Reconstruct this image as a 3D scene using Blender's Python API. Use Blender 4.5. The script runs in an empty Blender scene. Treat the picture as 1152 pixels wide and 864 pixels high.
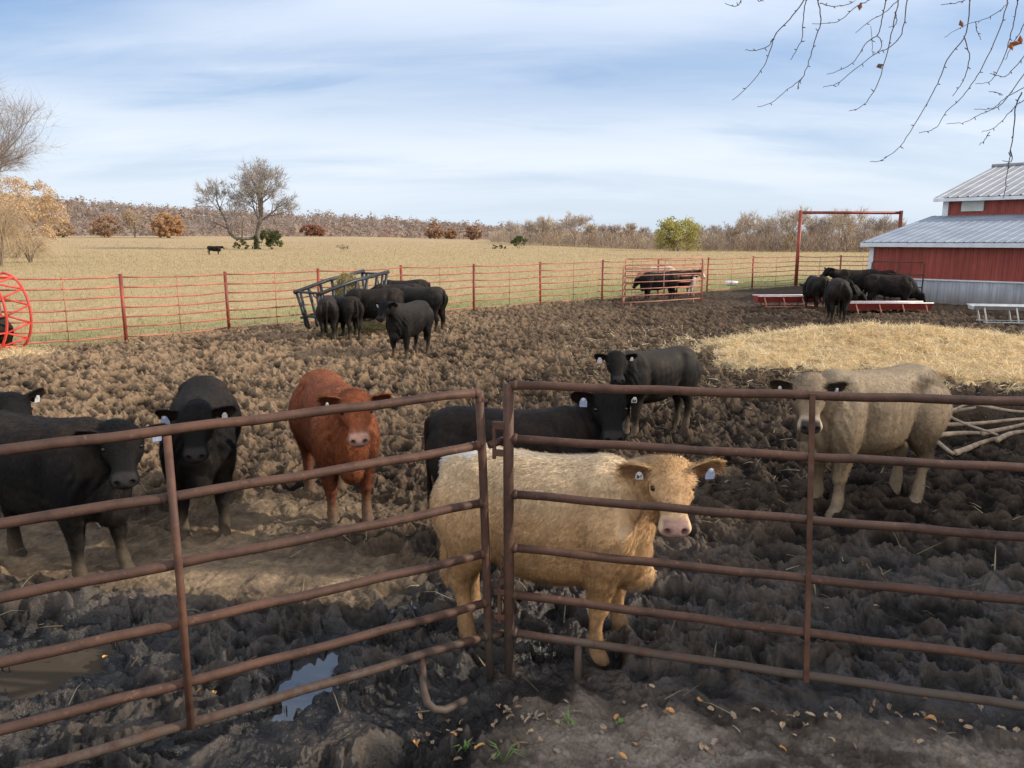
import bpy, bmesh, math, random
import numpy as np
from mathutils import Vector, Matrix

random.seed(7)
RNG = np.random.default_rng(11)
scene = bpy.context.scene
COL = scene.collection
rad = math.radians

# ------------------------------------------------------------------ camera model (measured from the photograph)
FPX, PITCH, EYE = 850.0, rad(10.8), 2.25

def P(u, v, z=0.0):
    """ground point (x, y) seen at photo pixel u, v on the level z"""
    dx, dy = (u - 576) / FPX, -(v - 432) / FPX
    d = (dx, math.cos(PITCH) + dy * math.sin(PITCH), -math.sin(PITCH) + dy * math.cos(PITCH))
    t = (z - EYE) / d[2]
    return (d[0] * t, d[1] * t)

def PY(u, v, Y):
    """point (x, Y, z) on the vertical plane y = Y"""
    dx, dy = (u - 576) / FPX, -(v - 432) / FPX
    d = (dx, math.cos(PITCH) + dy * math.sin(PITCH), -math.sin(PITCH) + dy * math.cos(PITCH))
    t = Y / d[1]
    return (d[0] * t, Y, EYE + d[2] * t)

# ------------------------------------------------------------------ object helpers
def tag(o, label=None, cat=None, group=None, kind=None):
    if label: o['label'] = label
    if cat: o['category'] = cat
    if group: o['group'] = group
    if kind: o['kind'] = kind
    return o

def empty(name, loc=(0, 0, 0), rz=0.0):
    o = bpy.data.objects.new(name, None)
    o.location = loc
    o.rotation_euler = (0, 0, rz)
    o.empty_display_size = 0.2
    COL.objects.link(o)
    return o

def link(name, me, mat=None, parent=None):
    o = bpy.data.objects.new(name, me)
    COL.objects.link(o)
    if mat is not None and len(me.materials) == 0:
        me.materials.append(mat)
    if parent is not None:
        o.parent = parent
    return o

def copy_tree(o, parent=None):
    c = o.copy()
    COL.objects.link(c)
    c.parent = parent
    for ch in list(o.children):
        copy_tree(ch, c)
    return c

def np_mesh(name, co, faces_flat, loop_starts, loop_totals, smooth=False, cols=None, attrs=None):
    """fast mesh from numpy arrays"""
    me = bpy.data.meshes.new(name)
    co = np.asarray(co, dtype=np.float32)
    nf = len(loop_starts)
    me.vertices.add(len(co))
    me.vertices.foreach_set('co', co.ravel())
    me.loops.add(len(faces_flat))
    me.loops.foreach_set('vertex_index', np.asarray(faces_flat, dtype=np.int32))
    me.polygons.add(nf)
    me.polygons.foreach_set('loop_start', np.asarray(loop_starts, dtype=np.int32))
    me.polygons.foreach_set('loop_total', np.asarray(loop_totals, dtype=np.int32))
    me.polygons.foreach_set('use_smooth', np.full(nf, bool(smooth)))
    me.update(calc_edges=True)
    if cols is not None:
        set_col(me, cols)
    if attrs:
        for k, a in attrs.items():
            at = me.attributes.new(k, 'FLOAT', 'POINT')
            at.data.foreach_set('value', np.asarray(a, dtype=np.float32))
    return me

def set_col(me, cols):
    cols = np.asarray(cols, dtype=np.float32)
    if cols.shape[1] == 3:
        cols = np.concatenate([cols, np.ones((len(cols), 1), np.float32)], 1)
    at = me.color_attributes.new('col', 'FLOAT_COLOR', 'POINT')
    at.data.foreach_set('color', cols.ravel())

def tri_mesh(name, co, tris, **k):
    tris = np.asarray(tris, dtype=np.int32)
    n = tris.shape[1]
    return np_mesh(name, co, tris.ravel(), np.arange(len(tris)) * n, np.full(len(tris), n), **k)

class MB:
    """collects simple shapes and links them as ONE mesh"""
    def __init__(s):
        s.v, s.f, s.c = [], [], []
    def add(s, vs, fs, col=None):
        b = len(s.v)
        s.v += [tuple(p) for p in vs]
        s.f += [tuple(i + b for i in f) for f in fs]
        s.c += [col or (1, 1, 1)] * len(vs)
        return s
    def box(s, c, size, rz=0.0, rx=0.0, ry=0.0, col=None):
        m = Matrix.Rotation(rz, 3, 'Z') @ Matrix.Rotation(ry, 3, 'Y') @ Matrix.Rotation(rx, 3, 'X')
        hx, hy, hz = size[0] / 2, size[1] / 2, size[2] / 2
        vs = [Vector(c) + m @ Vector((x, y, z)) for x in (-hx, hx) for y in (-hy, hy) for z in (-hz, hz)]
        s.add(vs, [(0, 1, 3, 2), (4, 6, 7, 5), (0, 4, 5, 1), (2, 3, 7, 6), (0, 2, 6, 4), (1, 5, 7, 3)], col)
        return s
    def tube(s, pts, r, n=8, caps=True, col=None, closed=False):
        pts = [Vector(p) for p in pts]
        m = len(pts)
        rs = r if hasattr(r, '__len__') else [r] * m
        prev = None
        vs = []
        for i in range(m):
            if closed:
                t = pts[(i + 1) % m] - pts[i - 1]
            else:
                t = pts[min(i + 1, m - 1)] - pts[max(i - 1, 0)]
            t = t.normalized() if t.length > 1e-9 else Vector((0, 0, 1))
            if prev is None:
                a = Vector((0, 0, 1)) if abs(t.z) < 0.9 else Vector((1, 0, 0))
                nx = (a - t * a.dot(t)).normalized()
            else:
                nx = (prev - t * prev.dot(t)).normalized()
            prev = nx
            ny = t.cross(nx)
            for k in range(n):
                an = 2 * math.pi * k / n
                vs.append(pts[i] + (nx * math.cos(an) + ny * math.sin(an)) * rs[i])
        fs = []
        for i in range(m if closed else m - 1):
            j = (i + 1) % m
            for k in range(n):
                k2 = (k + 1) % n
                fs.append((i * n + k, i * n + k2, j * n + k2, j * n + k))
        if caps and not closed:
            fs.append(tuple(range(n))[::-1])
            fs.append(tuple((m - 1) * n + k for k in range(n)))
        s.add(vs, fs, col)
        return s
    def mesh(s, name, smooth=False, cols=False):
        me = bpy.data.meshes.new(name)
        me.from_pydata(s.v, [], s.f)
        if smooth:
            me.polygons.foreach_set('use_smooth', np.ones(len(me.polygons), bool))
        if cols:
            set_col(me, s.c)
        me.update()
        return me
    def build(s, name, mat, parent=None, smooth=False, cols=False, bevel=0.0):
        me = s.mesh(name, smooth, cols)
        o = link(name, me, mat, parent)
        if bevel:
            b = o.modifiers.new('bevel', 'BEVEL')
            b.width = bevel
            b.segments = 2
            b.limit_method = 'ANGLE'
        return o

# ------------------------------------------------------------------ numpy noise
_PT = 2048
_pr = np.random.default_rng(1234)
_PERM = _pr.permutation(_PT).astype(np.int32)
_an = _pr.random(_PT) * 2 * np.pi
_GX, _GY = np.cos(_an).astype(np.float32), np.sin(_an).astype(np.float32)
_RV = _pr.random(_PT).astype(np.float32)

def _h2(ix, iy, seed):
    return _PERM[(_PERM[(ix + seed * 131) & (_PT - 1)] + iy + seed * 57) & (_PT - 1)]

def pn(x, y, seed=0):
    """2D gradient noise, about -1..1"""
    x = np.asarray(x, np.float64); y = np.asarray(y, np.float64)
    x, y = np.broadcast_arrays(x, y)
    ixf, iyf = np.floor(x), np.floor(y)
    fx, fy = (x - ixf).astype(np.float32), (y - iyf).astype(np.float32)
    ix = ixf.astype(np.int32); iy = iyf.astype(np.int32)
    u = fx * fx * fx * (fx * (fx * 6 - 15) + 10)
    v = fy * fy * fy * (fy * (fy * 6 - 15) + 10)
    p0 = _PERM[(ix + seed * 131) & (_PT - 1)] + seed * 57
    p1 = _PERM[(ix + 1 + seed * 131) & (_PT - 1)] + seed * 57
    def g(p, j, dx, dy):
        h = _PERM[(p + j) & (_PT - 1)]
        return _GX[h] * dx + _GY[h] * dy
    a = g(p0, iy, fx, fy); b = g(p1, iy, fx - 1, fy)
    c = g(p0, iy + 1, fx, fy - 1); d = g(p1, iy + 1, fx - 1, fy - 1)
    a = a + (b - a) * u
    c = c + (d - c) * u
    return (a + (c - a) * v) * 1.45

def fbm(x, y, seed=0, oct=4, gain=0.5):
    s, a, t = 0.0, 1.0, 0.0
    for o in range(oct):
        s = s + a * pn(x * 2 ** o, y * 2 ** o, seed + o * 17)
        t += a
        a *= gain
    return s / t

def cell_d(x, y, seed=0):
    """worley: distance to nearest feature point, and its random id"""
    ix, iy = np.floor(x).astype(np.int32), np.floor(y).astype(np.int32)
    fx, fy = (x - ix).astype(np.float32), (y - iy).astype(np.float32)
    best = np.full(np.shape(x), 9.0, np.float32); rid = np.zeros(np.shape(x), np.float32)
    for di in (-1, 0, 1):
        for dj in (-1, 0, 1):
            h = _h2(ix + di, iy + dj, seed)
            d = (di + _RV[h] - fx) ** 2 + (dj + _RV[(h + 997) & (_PT - 1)] - fy) ** 2
            m = d < best
            best = np.where(m, d, best)
            rid = np.where(m, _RV[(h + 333) & (_PT - 1)], rid)
    return np.sqrt(best), rid

def n3(p, f, seed=0):
    """cheap pseudo 3D noise from three 2D slices"""
    x, y, z = p[:, 0] * f, p[:, 1] * f, p[:, 2] * f
    return (pn(x + 3.1 * 0.3 * z, y, seed) + pn(y + 7.7, z + 0.31 * x, seed + 3) + pn(z + 1.9, x + 0.27 * y, seed + 6)) / 2.2

def sstep(a, b, x):
    t = np.clip((x - a) / (b - a), 0, 1)
    return t * t * (3 - 2 * t)

def lerp(a, b, t):
    return a + (b - a) * t

# ------------------------------------------------------------------ materials
def new_mat(name):
    m = bpy.data.materials.new(name)
    m.use_nodes = True
    nt = m.node_tree
    b = nt.nodes['Principled BSDF']
    return m, nt, b

def N(nt, typ, **k):
    n = nt.nodes.new(typ)
    for a, v in k.items():
        setattr(n, a, v)
    return n

def noise_node(nt, scale, detail=4, rough=0.6, coord='Object', vec_scale=None):
    tc = N(nt, 'ShaderNodeTexCoord')
    n = N(nt, 'ShaderNodeTexNoise')
    n.inputs['Scale'].default_value = scale
    n.inputs['Detail'].default_value = detail
    n.inputs['Roughness'].default_value = rough
    out = tc.outputs[coord]
    if vec_scale:
        mp = N(nt, 'ShaderNodeMapping')
        mp.inputs['Scale'].default_value = vec_scale
        nt.links.new(out, mp.inputs['Vector'])
        out = mp.outputs['Vector']
    nt.links.new(out, n.inputs['Vector'])
    return n

def ramp(nt, src, stops):
    r = N(nt, 'ShaderNodeValToRGB')
    el = r.color_ramp.elements
    while len(el) < len(stops):
        el.new(0.5)
    for e, (p, c) in zip(el, stops):
        e.position = p
        e.color = (*c, 1) if len(c) == 3 else c
    nt.links.new(src, r.inputs['Fac'])
    return r

def add_bump(nt, b, src, strength, dist):
    bp = N(nt, 'ShaderNodeBump')
    bp.inputs['Strength'].default_value = strength
    bp.inputs['Distance'].default_value = dist
    nt.links.new(src, bp.inputs['Height'])
    nt.links.new(bp.outputs['Normal'], b.inputs['Normal'])
    return bp

def mix_col(nt, fac, a, b, mode='MIX'):
    m = N(nt, 'ShaderNodeMix', data_type='RGBA', blend_type=mode)
    for s, i in ((fac, 0), (a, 6), (b, 7)):
        if hasattr(s, 'links') or hasattr(s, 'is_linked'):
            nt.links.new(s, m.inputs[i])
        elif isinstance(s, (int, float)):
            m.inputs[i].default_value = s
        else:
            m.inputs[i].default_value = (*s, 1) if len(s) == 3 else s
    return m.outputs[2]

def mat_noise(name, c1, c2, scale=8, rough=0.6, metal=0.0, bump=0.0, bdist=0.01, detail=5, lo=0.35, hi=0.65, vec_scale=None, spec=0.5):
    m, nt, b = new_mat(name)
    n = noise_node(nt, scale, detail, vec_scale=vec_scale)
    r = ramp(nt, n.outputs['Fac'], [(lo, c1), (hi, c2)])
    nt.links.new(r.outputs['Color'], b.inputs['Base Color'])
    b.inputs['Roughness'].default_value = rough
    b.inputs['Metallic'].default_value = metal
    b.inputs['Specular IOR Level'].default_value = spec
    if bump:
        add_bump(nt, b, n.outputs['Fac'], bump, bdist)
    return m

def mat_attr(name, rough=0.8, nscale=20, namp=0.3, bump=0.0, bdist=0.01, spec=0.3, trans=0.0, sheen=0.0):
    """colour from the mesh attribute 'col', broken up by noise"""
    m, nt, b = new_mat(name)
    at = N(nt, 'ShaderNodeAttribute', attribute_name='col')
    n = noise_node(nt, nscale, 5)
    r = ramp(nt, n.outputs['Fac'], [(0.3, (1 - namp,) * 3), (0.7, (1 + namp * 0.0 + 0.0,) * 3)])
    c = mix_col(nt, 1.0, at.outputs['Color'], r.outputs['Color'], 'MULTIPLY')
    nt.links.new(c, b.inputs['Base Color'])
    b.inputs['Roughness'].default_value = rough
    b.inputs['Specular IOR Level'].default_value = spec
    if sheen:
        b.inputs['Sheen Weight'].default_value = sheen
        b.inputs['Sheen Roughness'].default_value = 0.5
    if bump:
        add_bump(nt, b, n.outputs['Fac'], bump, bdist)
    if trans:
        out = nt.nodes['Material Output']
        t = N(nt, 'ShaderNodeBsdfTranslucent')
        nt.links.new(c, t.inputs['Color'])
        mx = N(nt, 'ShaderNodeMixShader')
        mx.inputs[0].default_value = trans
        nt.links.new(b.outputs[0], mx.inputs[1])
        nt.links.new(t.outputs[0], mx.inputs[2])
        nt.links.new(mx.outputs[0], out.inputs['Surface'])
    return m
MAT_COAT = mat_attr('cattle_coat', rough=.75, nscale=38, namp=.30, bump=.35, bdist=.006, spec=.14)
MAT_EYE, _nt, _b = new_mat('eye_dark'); _b.inputs['Base Color'].default_value = (.008, .006, .005, 1); _b.inputs['Roughness'].default_value = .08
MAT_TAGB = mat_noise('tag_pale_blue', (.34, .42, .66), (.48, .56, .78), 60, .4)
MAT_TAGW = mat_noise('tag_white', (.70, .72, .72), (.82, .83, .82), 60, .4)
MAT_INK = mat_noise('tag_ink', (.01, .01, .012), (.02, .02, .022), 60, .5)
LOOK_TAN = dict(coat=(.70, .445, .24), dark=(.60, .36, .175), top=(.80, .60, .38), under=(.52, .30, .14), neck=(.52, .285, .12), ear=(.40, .21, .12), earback=(.66, .42, .20),
    muzzle=(.37, .235, .20), muzzle_ring=(.70, .50, .32), nostril=(.09, .035, .03), eyelid=(.30, .14, .09), poll=(.60, .35, .14), mud=(.16, .12, .085), mudamt=.45, hair=.025, hairw=.0014, lift=.17, hairvar=(.80, 1.16),
    spots=[((-.46, 0, 1.22), (.17, .16, .10), (.86, .82, .76), .95), ((-.60, 0, 1.08), (.06, .10, .16), (.84, .78, .70), .8), ((-.1, 0, 1.22), (.5, .07, .07), (.80, .68, .52), .7), ((.05, 0, .38), (.45, .2, .07), (.66, .58, .46), .7), ((.52, 0, .42), (.14, .10, .07), (.70, .60, .48), .7), ((-.6, .15, .30), (.12, .12, .30), (.60, .50, .38), .6), ((-.6, -.15, .30), (.12, .12, .30), (.60, .50, .38), .6), ((.6, -.18, .24), (.10, .10, .13), (.09, .065, .05), .85), ((.56, .16, .16), (.09, .09, .10), (.12, .09, .06), .6)])
LOOK_BLACK = dict(dust=.13, coat=(.0080, .0070, .0068), dark=(.0055, .005, .005), top=(.024, .018, .015), ear=(.02, .013, .011), muzzle=(.028, .025, .025), nostril=(.006, .005, .005), eyelid=(.01, .008, .008), mud=(.12, .09, .062), hair=.016, hairw=.0013, hairvar=(.6, 1.9))  # top: brown sunlit tint painted along the back
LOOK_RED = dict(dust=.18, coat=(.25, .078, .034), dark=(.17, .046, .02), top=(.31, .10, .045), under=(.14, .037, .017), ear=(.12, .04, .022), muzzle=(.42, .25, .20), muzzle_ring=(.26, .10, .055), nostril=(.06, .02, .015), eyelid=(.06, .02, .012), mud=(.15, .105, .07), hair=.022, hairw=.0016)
LOOK_BUCK = dict(hairvar=(.86, 1.12), coat=(.30, .225, .15), dark=(.215, .155, .10), top=(.37, .29, .20), under=(.20, .14, .085), neck=(.29, .195, .11), ear=(.05, .038, .03), earback=(.13, .09, .06), muzzle=(.055, .045, .045), muzzle_ring=(.48, .39, .28), nostril=(.012, .01, .01), eyelid=(.05, .035, .025), poll=(.22, .17, .12), legs=(.34, .26, .175), mud=(.28, .22, .155), mudamt=.7, hair=.024, hairw=.0016,
    spots=[((-.25, .26, 1.05), (.10, .10, .10), (.14, .10, .065), .7), ((-.5, .2, 1.12), (.16, .12, .08), (.17, .125, .085), .7), ((.5, .2, .80), (.10, .12, .12), (.36, .28, .19), .5)])
# ------------------------------------------------------------------ cattle
def ring_mesh(rings, vs, fs):
    """closed loft through equally sized rings of points, capped"""
    b = len(vs)
    n = len(rings[0])
    for r in rings:
        vs.extend(tuple(p) for p in r)
    for i in range(len(rings) - 1):
        for k in range(n):
            k2 = (k + 1) % n
            fs.append((b + i * n + k, b + i * n + k2, b + (i + 1) * n + k2, b + (i + 1) * n + k))
    fs.append(tuple(b + k for k in range(n))[::-1])
    e = b + (len(rings) - 1) * n
    fs.append(tuple(e + k for k in range(n)))

def interp_rings(keys, n, cols):
    """smooth (catmull-like) resample of key rows by the first column"""
    k = np.array(keys, float)
    t = np.linspace(0, len(k) - 1, n)
    out = []
    for x in t:
        i = min(int(x), len(k) - 2)
        f = x - i
        p0, p1, p2, p3 = k[max(i - 1, 0)], k[i], k[i + 1], k[min(i + 2, len(k) - 1)]
        out.append(0.5 * ((2 * p1) + (-p0 + p2) * f + (2 * p0 - 5 * p1 + 4 * p2 - p3) * f * f + (-p0 + 3 * p1 - 3 * p2 + p3) * f ** 3))
    return np.array(out)

def sup(c, s, e):
    return math.copysign(abs(c) ** e, c), math.copysign(abs(s) ** e, s)

TRUNK = [  # x, z top, z bottom, half width, height of the widest level (0..1)
    (-0.80, 1.04, 0.84, 0.07, .5), (-0.78, 1.13, 0.74, 0.15, .5), (-0.70, 1.18, 0.64, 0.215, .6), (-0.56, 1.205, 0.57, 0.255, .62), (-0.38, 1.195, 0.50, 0.275, .52),
    (-0.14, 1.175, 0.435, 0.325, .45), (0.12, 1.17, 0.405, 0.325, .45), (0.36, 1.185, 0.40, 0.28, .48), (0.54, 1.20, 0.40, 0.25, .50),
    (0.68, 1.16, 0.42, 0.225, .48), (0.79, 1.06, 0.47, 0.185, .45), (0.865, 0.96, 0.54, 0.125, .45), (0.90, 0.86, 0.62, 0.06, .45)]
FORE = [  # z, x, y, rx, ry
    (1.04, .50, .13, .10, .06), (0.92, .54, .165, .15, .09), (0.78, .575, .18, .155, .10), (0.64, .56, .175, .13, .10), (0.53, .545, .165, .10, .085), (0.43, .54, .16, .075, .066),
    (0.355, .545, .155, .063, .058), (0.31, .545, .155, .06, .056), (0.265, .537, .155, .047, .043), (0.19, .535, .155, .042, .04), (0.125, .54, .155, .052, .049),
    (0.085, .55, .155, .048, .047), (0.05, .565, .155, .058, .055), (0.0, .58, .155, .072, .064)]
HIND = [
    (1.10, -.52, .10, .16, .08), (0.98, -.55, .15, .225, .115), (0.85, -.555, .175, .23, .13), (0.72, -.525, .18, .205, .125), (0.61, -.525, .17, .155, .10), (0.52, -.575, .16, .105, .078),
    (0.45, -.635, .152, .078, .06), (0.40, -.655, .15, .068, .055), (0.34, -.65, .15, .052, .045), (0.24, -.64, .15, .045, .042), (0.135, -.635, .15, .055, .05),
    (0.09, -.625, .15, .05, .048), (0.05, -.61, .15, .06, .056), (0.0, -.595, .15, .074, .064)]
HEAD = [  # s along the face, half width, top, bottom
    (-0.05, .07, -.02, -.15), (-0.015, .115, .016, -.20), (0.05, .142, .034, -.235), (0.12, .148, .028, -.25), (0.18, .142, .012, -.25), (0.24, .118, -.008, -.235),
    (0.29, .100, -.022, -.21), (0.335, .094, -.034, -.190), (0.375, .102, -.040, -.186), (0.415, .108, -.050, -.186), (0.445, .093, -.062, -.178), (0.468, .055, -.085, -.155)]

def make_body(pose):
    """one continuous skin: trunk, legs, neck, head, ears and tail joined by a voxel remesh"""
    vs, fs = [], []
    n = 28
    ls = pose.get('ls', 1.0)
    fat = pose.get('fat', .90); belly = pose.get('belly', .055)
    # trunk
    rings = []
    for x, zt, zb, w, c in interp_rings(TRUNK, 44, 5):
        zb = min(zb + belly * sstep(-.75, -.3, x), zt - .05)
        zm = zb + (zt - zb) * c
        r = []
        for k in range(n):
            a = 2 * math.pi * k / n
            cs, sn = sup(math.cos(a), math.sin(a), 0.82)
            r.append((x * ls, max(w, .02) * fat * cs, zm + (zt - zm if sn > 0 else zm - zb) * sn))
        rings.append(r)
    ring_mesh(rings, vs, fs)
    def ell(c, rx, ry, rz):
        rr = []
        for i in range(1, 10):
            t = math.pi * i / 10
            rr.append([(c[0] * ls + rx * math.sin(t) * math.cos(2 * math.pi * k / 14), c[1] + ry * math.sin(t) * math.sin(2 * math.pi * k / 14), c[2] + rz * math.cos(t)) for k in range(14)])
        ring_mesh(rr, vs, fs)
    for s in (-1, 1):
        ell((-.50, s * .150 * fat, 1.105), .11, .075, .058)       # hook bones
        ell((-.745, s * .09, 1.06), .055, .05, .06)        # pin bones
        ell((.60, s * .17, .84), .11, .085, .17)          # shoulder point
        ell((.48, s * .10, 1.06), .11, .08, .12)          # blade
    ell((.77, 0, .50 + belly * .7), .12, .10, .12)                     # brisket
    # legs
    lie = pose.get('lie', False)
    leg = pose.get('legs', {})
    for nm, keys, s in (('fl', FORE, 1), ('fr', FORE, -1), ('hl', HIND, 1), ('hr', HIND, -1)):
        dx, dy = leg.get(nm, (0, 0))
        rings = []
        for z, x, y, rx, ry in interp_rings(keys, 34, 5):
            f = max(0.0, (0.85 - z) / 0.85)
            if lie:
                z2 = max(z, .42) - (0.42 - min(z, .42)) * .12
                x2 = x + (0.42 - min(z, .42)) * (0.9 if keys is FORE else 1.1)
                y2 = y + .12 * min(1, f)
                rings.append([(x2 * ls + rx * math.cos(2 * math.pi * k / 18), s * y2 + ry * math.sin(2 * math.pi * k / 18), z2) for k in range(18)])
                continue
            rings.append([((x * ls + dx * f ** 1.1) + rx * math.cos(2 * math.pi * k / 18), s * y + dy * f + ry * math.sin(2 * math.pi * k / 18), z) for k in range(18)])
        if not lie:
            ring_mesh(rings, vs, fs)
        else:
            ring_mesh([r for r in rings if True][:22], vs, fs)
            ell(((.62 if keys is FORE else -.35), s * .22, .46), .26, .08, .07)
    # head frame
    hp = Vector(pose.get('head', (1.18, 0, 1.30)))
    hp.x += .88 * (ls - 1)
    yaw, pit, rol = (rad(a) for a in pose.get('look', (0, 52, 0)))
    f = Vector((math.cos(pit) * math.cos(yaw), math.cos(pit) * math.sin(yaw), -math.sin(pit)))
    u = Vector((math.sin(pit) * math.cos(yaw), math.sin(pit) * math.sin(yaw), math.cos(pit)))
    u = Matrix.Rotation(rol, 3, f) @ u
    l = u.cross(f)          # the animal's left
    hs = pose.get('hs', 0.88)
    M = Matrix(((f.x, l.x, u.x, hp.x), (f.y, l.y, u.y, hp.y), (f.z, l.z, u.z, hp.z), (0, 0, 0, 1))) @ Matrix.Scale(hs, 4)
    def hl(a, b, c):
        return M @ Vector((a, b, c))
    rings = []
    for s, w, t, bt in interp_rings(HEAD, 34, 4):
        cen = (t + bt) / 2 + (t - bt) * .08
        r = []
        for k in range(24):
            a = 2 * math.pi * k / 24
            cs, sn = sup(math.cos(a), math.sin(a), 0.78)
            ww = w * (1.0 if sn > 0 else 1.0 - .38 * abs(sn) ** 1.5)
            r.append(hl(s, ww * cs, cen + (t - cen if sn > 0 else cen - bt) * sn))
        rings.append(r)
    ring_mesh(rings, vs, fs)
    # neck: bezier from between the shoulders to the back of the head
    B0 = Vector((.42 * ls, 0, .87))
    H = M @ Vector((.07, 0, -.125))
    d0 = Vector((1, 0, .30)).normalized()
    L = (H - B0).length
    C1 = B0 + d0 * L * .45
    back = (-f * .25 + u * -.25)
    C2 = H + back * 0.55 + (B0 - H) * .22
    rings = []
    m = 22
    for i in range(m):
        t = i / (m - 1)
        a, b_, c, d = (1 - t) ** 3, 3 * t * (1 - t) ** 2, 3 * t * t * (1 - t), t ** 3
        p = B0 * a + C1 * b_ + C2 * c + H * d
        tg = ((C1 - B0) * (1 - t) ** 2 + (C2 - C1) * 2 * t * (1 - t) + (H - C2) * t * t).normalized()
        side = Vector((0, 0, 1)).cross(tg)
        side = side.normalized() if side.length > .05 else Vector((0, 1, 0))
        side = (side * (1 - t) + l * t * (1 if l.dot(side) > 0 else -1)).normalized()
        up = tg.cross(side).normalized()
        hh = lerp(.30, .135, t ** .8) * pose.get('neck', 1.0)
        ww = lerp(.21, .108, t ** .8) * pose.get('neck', 1.0)
        rings.append([p + side * ww * math.cos(2 * math.pi * k / 22) + up * hh * math.sin(2 * math.pi * k / 22) for k in range(22)])
    ring_mesh(rings, vs, fs)
    # ears: cupped leaves
    er = pose.get('ears', (0, 0))
    earM = []
    for s, drop in ((1, er[0]), (-1, er[1])):
        base = Vector((.030, s * .118, -.040))
        ax = Vector((-.10, s * 1.0, -.08 + drop)).normalized()
        nrm = Vector((1.0, s * .12, .10))      # cup opens forward
        nrm = (nrm - ax * nrm.dot(ax)).normalized()
        wd = ax.cross(nrm)
        earM.append((base, ax, nrm, wd))
        rings = []
        for i in range(12):
            t = i / 11
            w = (.038 + .052 * math.sin(min(1, t * 1.25) * math.pi * .62)) if t < .8 else lerp(.083, .018, ((t - .8) / .2) ** 1.5)
            c = base + ax * (.215 * t)
            r = []
            for k in range(9):
                q = -1 + 2 * k / 8
                bow = .034 * (q * q) * (1 - .5 * t)
                r.append(c + wd * w * q + nrm * (bow + .002))
            for k in range(8, -1, -1):
                q = -1 + 2 * k / 8
                bow = .034 * (q * q) * (1 - .5 * t)
                r.append(c + wd * (w + .004) * q + nrm * (bow - .020 + .008 * abs(q)))
            rings.append([hl(*p) for p in r])
        ring_mesh(rings, vs, fs)
    # tail
    if not lie:
        tx = pose.get('tail', (0.0, 0.0))
        pts = [(-.74, 0, 1.13, .045), (-.81, 0, 1.10, .036), (-.84, tx[0] * .2, .98, .027), (-.845, tx[0] * .5, .80, .022), (-.84, tx[0] * .8, .62, .02), (-.835, tx[0], .50, .03), (-.83, tx[0] * 1.05, .38, .034), (-.825, tx[0] * 1.1, .27, .012)]
        rings = []
        for x, y, z, r in interp_rings(pts, 26, 4):
            rings.append([(x * ls + r * math.cos(2 * math.pi * k / 10), y + r * math.sin(2 * math.pi * k / 10), z) for k in range(10)])
        ring_mesh(rings, vs, fs)
    me = bpy.data.meshes.new('tmp')
    me.from_pydata(vs, [], fs)
    bm = bmesh.new(); bm.from_mesh(me); bmesh.ops.recalc_face_normals(bm, faces=bm.faces); bm.to_mesh(me); bm.free()
    o = bpy.data.objects.new('tmp', me)
    COL.objects.link(o)
    md = o.modifiers.new('r', 'REMESH'); md.mode = 'VOXEL'; md.voxel_size = pose.get('vox', 0.012); md.use_smooth_shade = True
    sm = o.modifiers.new('s', 'SMOOTH'); sm.factor = .5; sm.iterations = pose.get('smooth', 7)
    dg = bpy.context.evaluated_depsgraph_get()
    dg.update()
    out = bpy.data.meshes.new_from_object(o.evaluated_get(dg))
    bpy.data.objects.remove(o); bpy.data.meshes.remove(me)
    out.materials.clear()
    return out, M, earM

def dry_mix(base, to, f):
    return base + (np.asarray(to) - base) * f[:, None]

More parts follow.
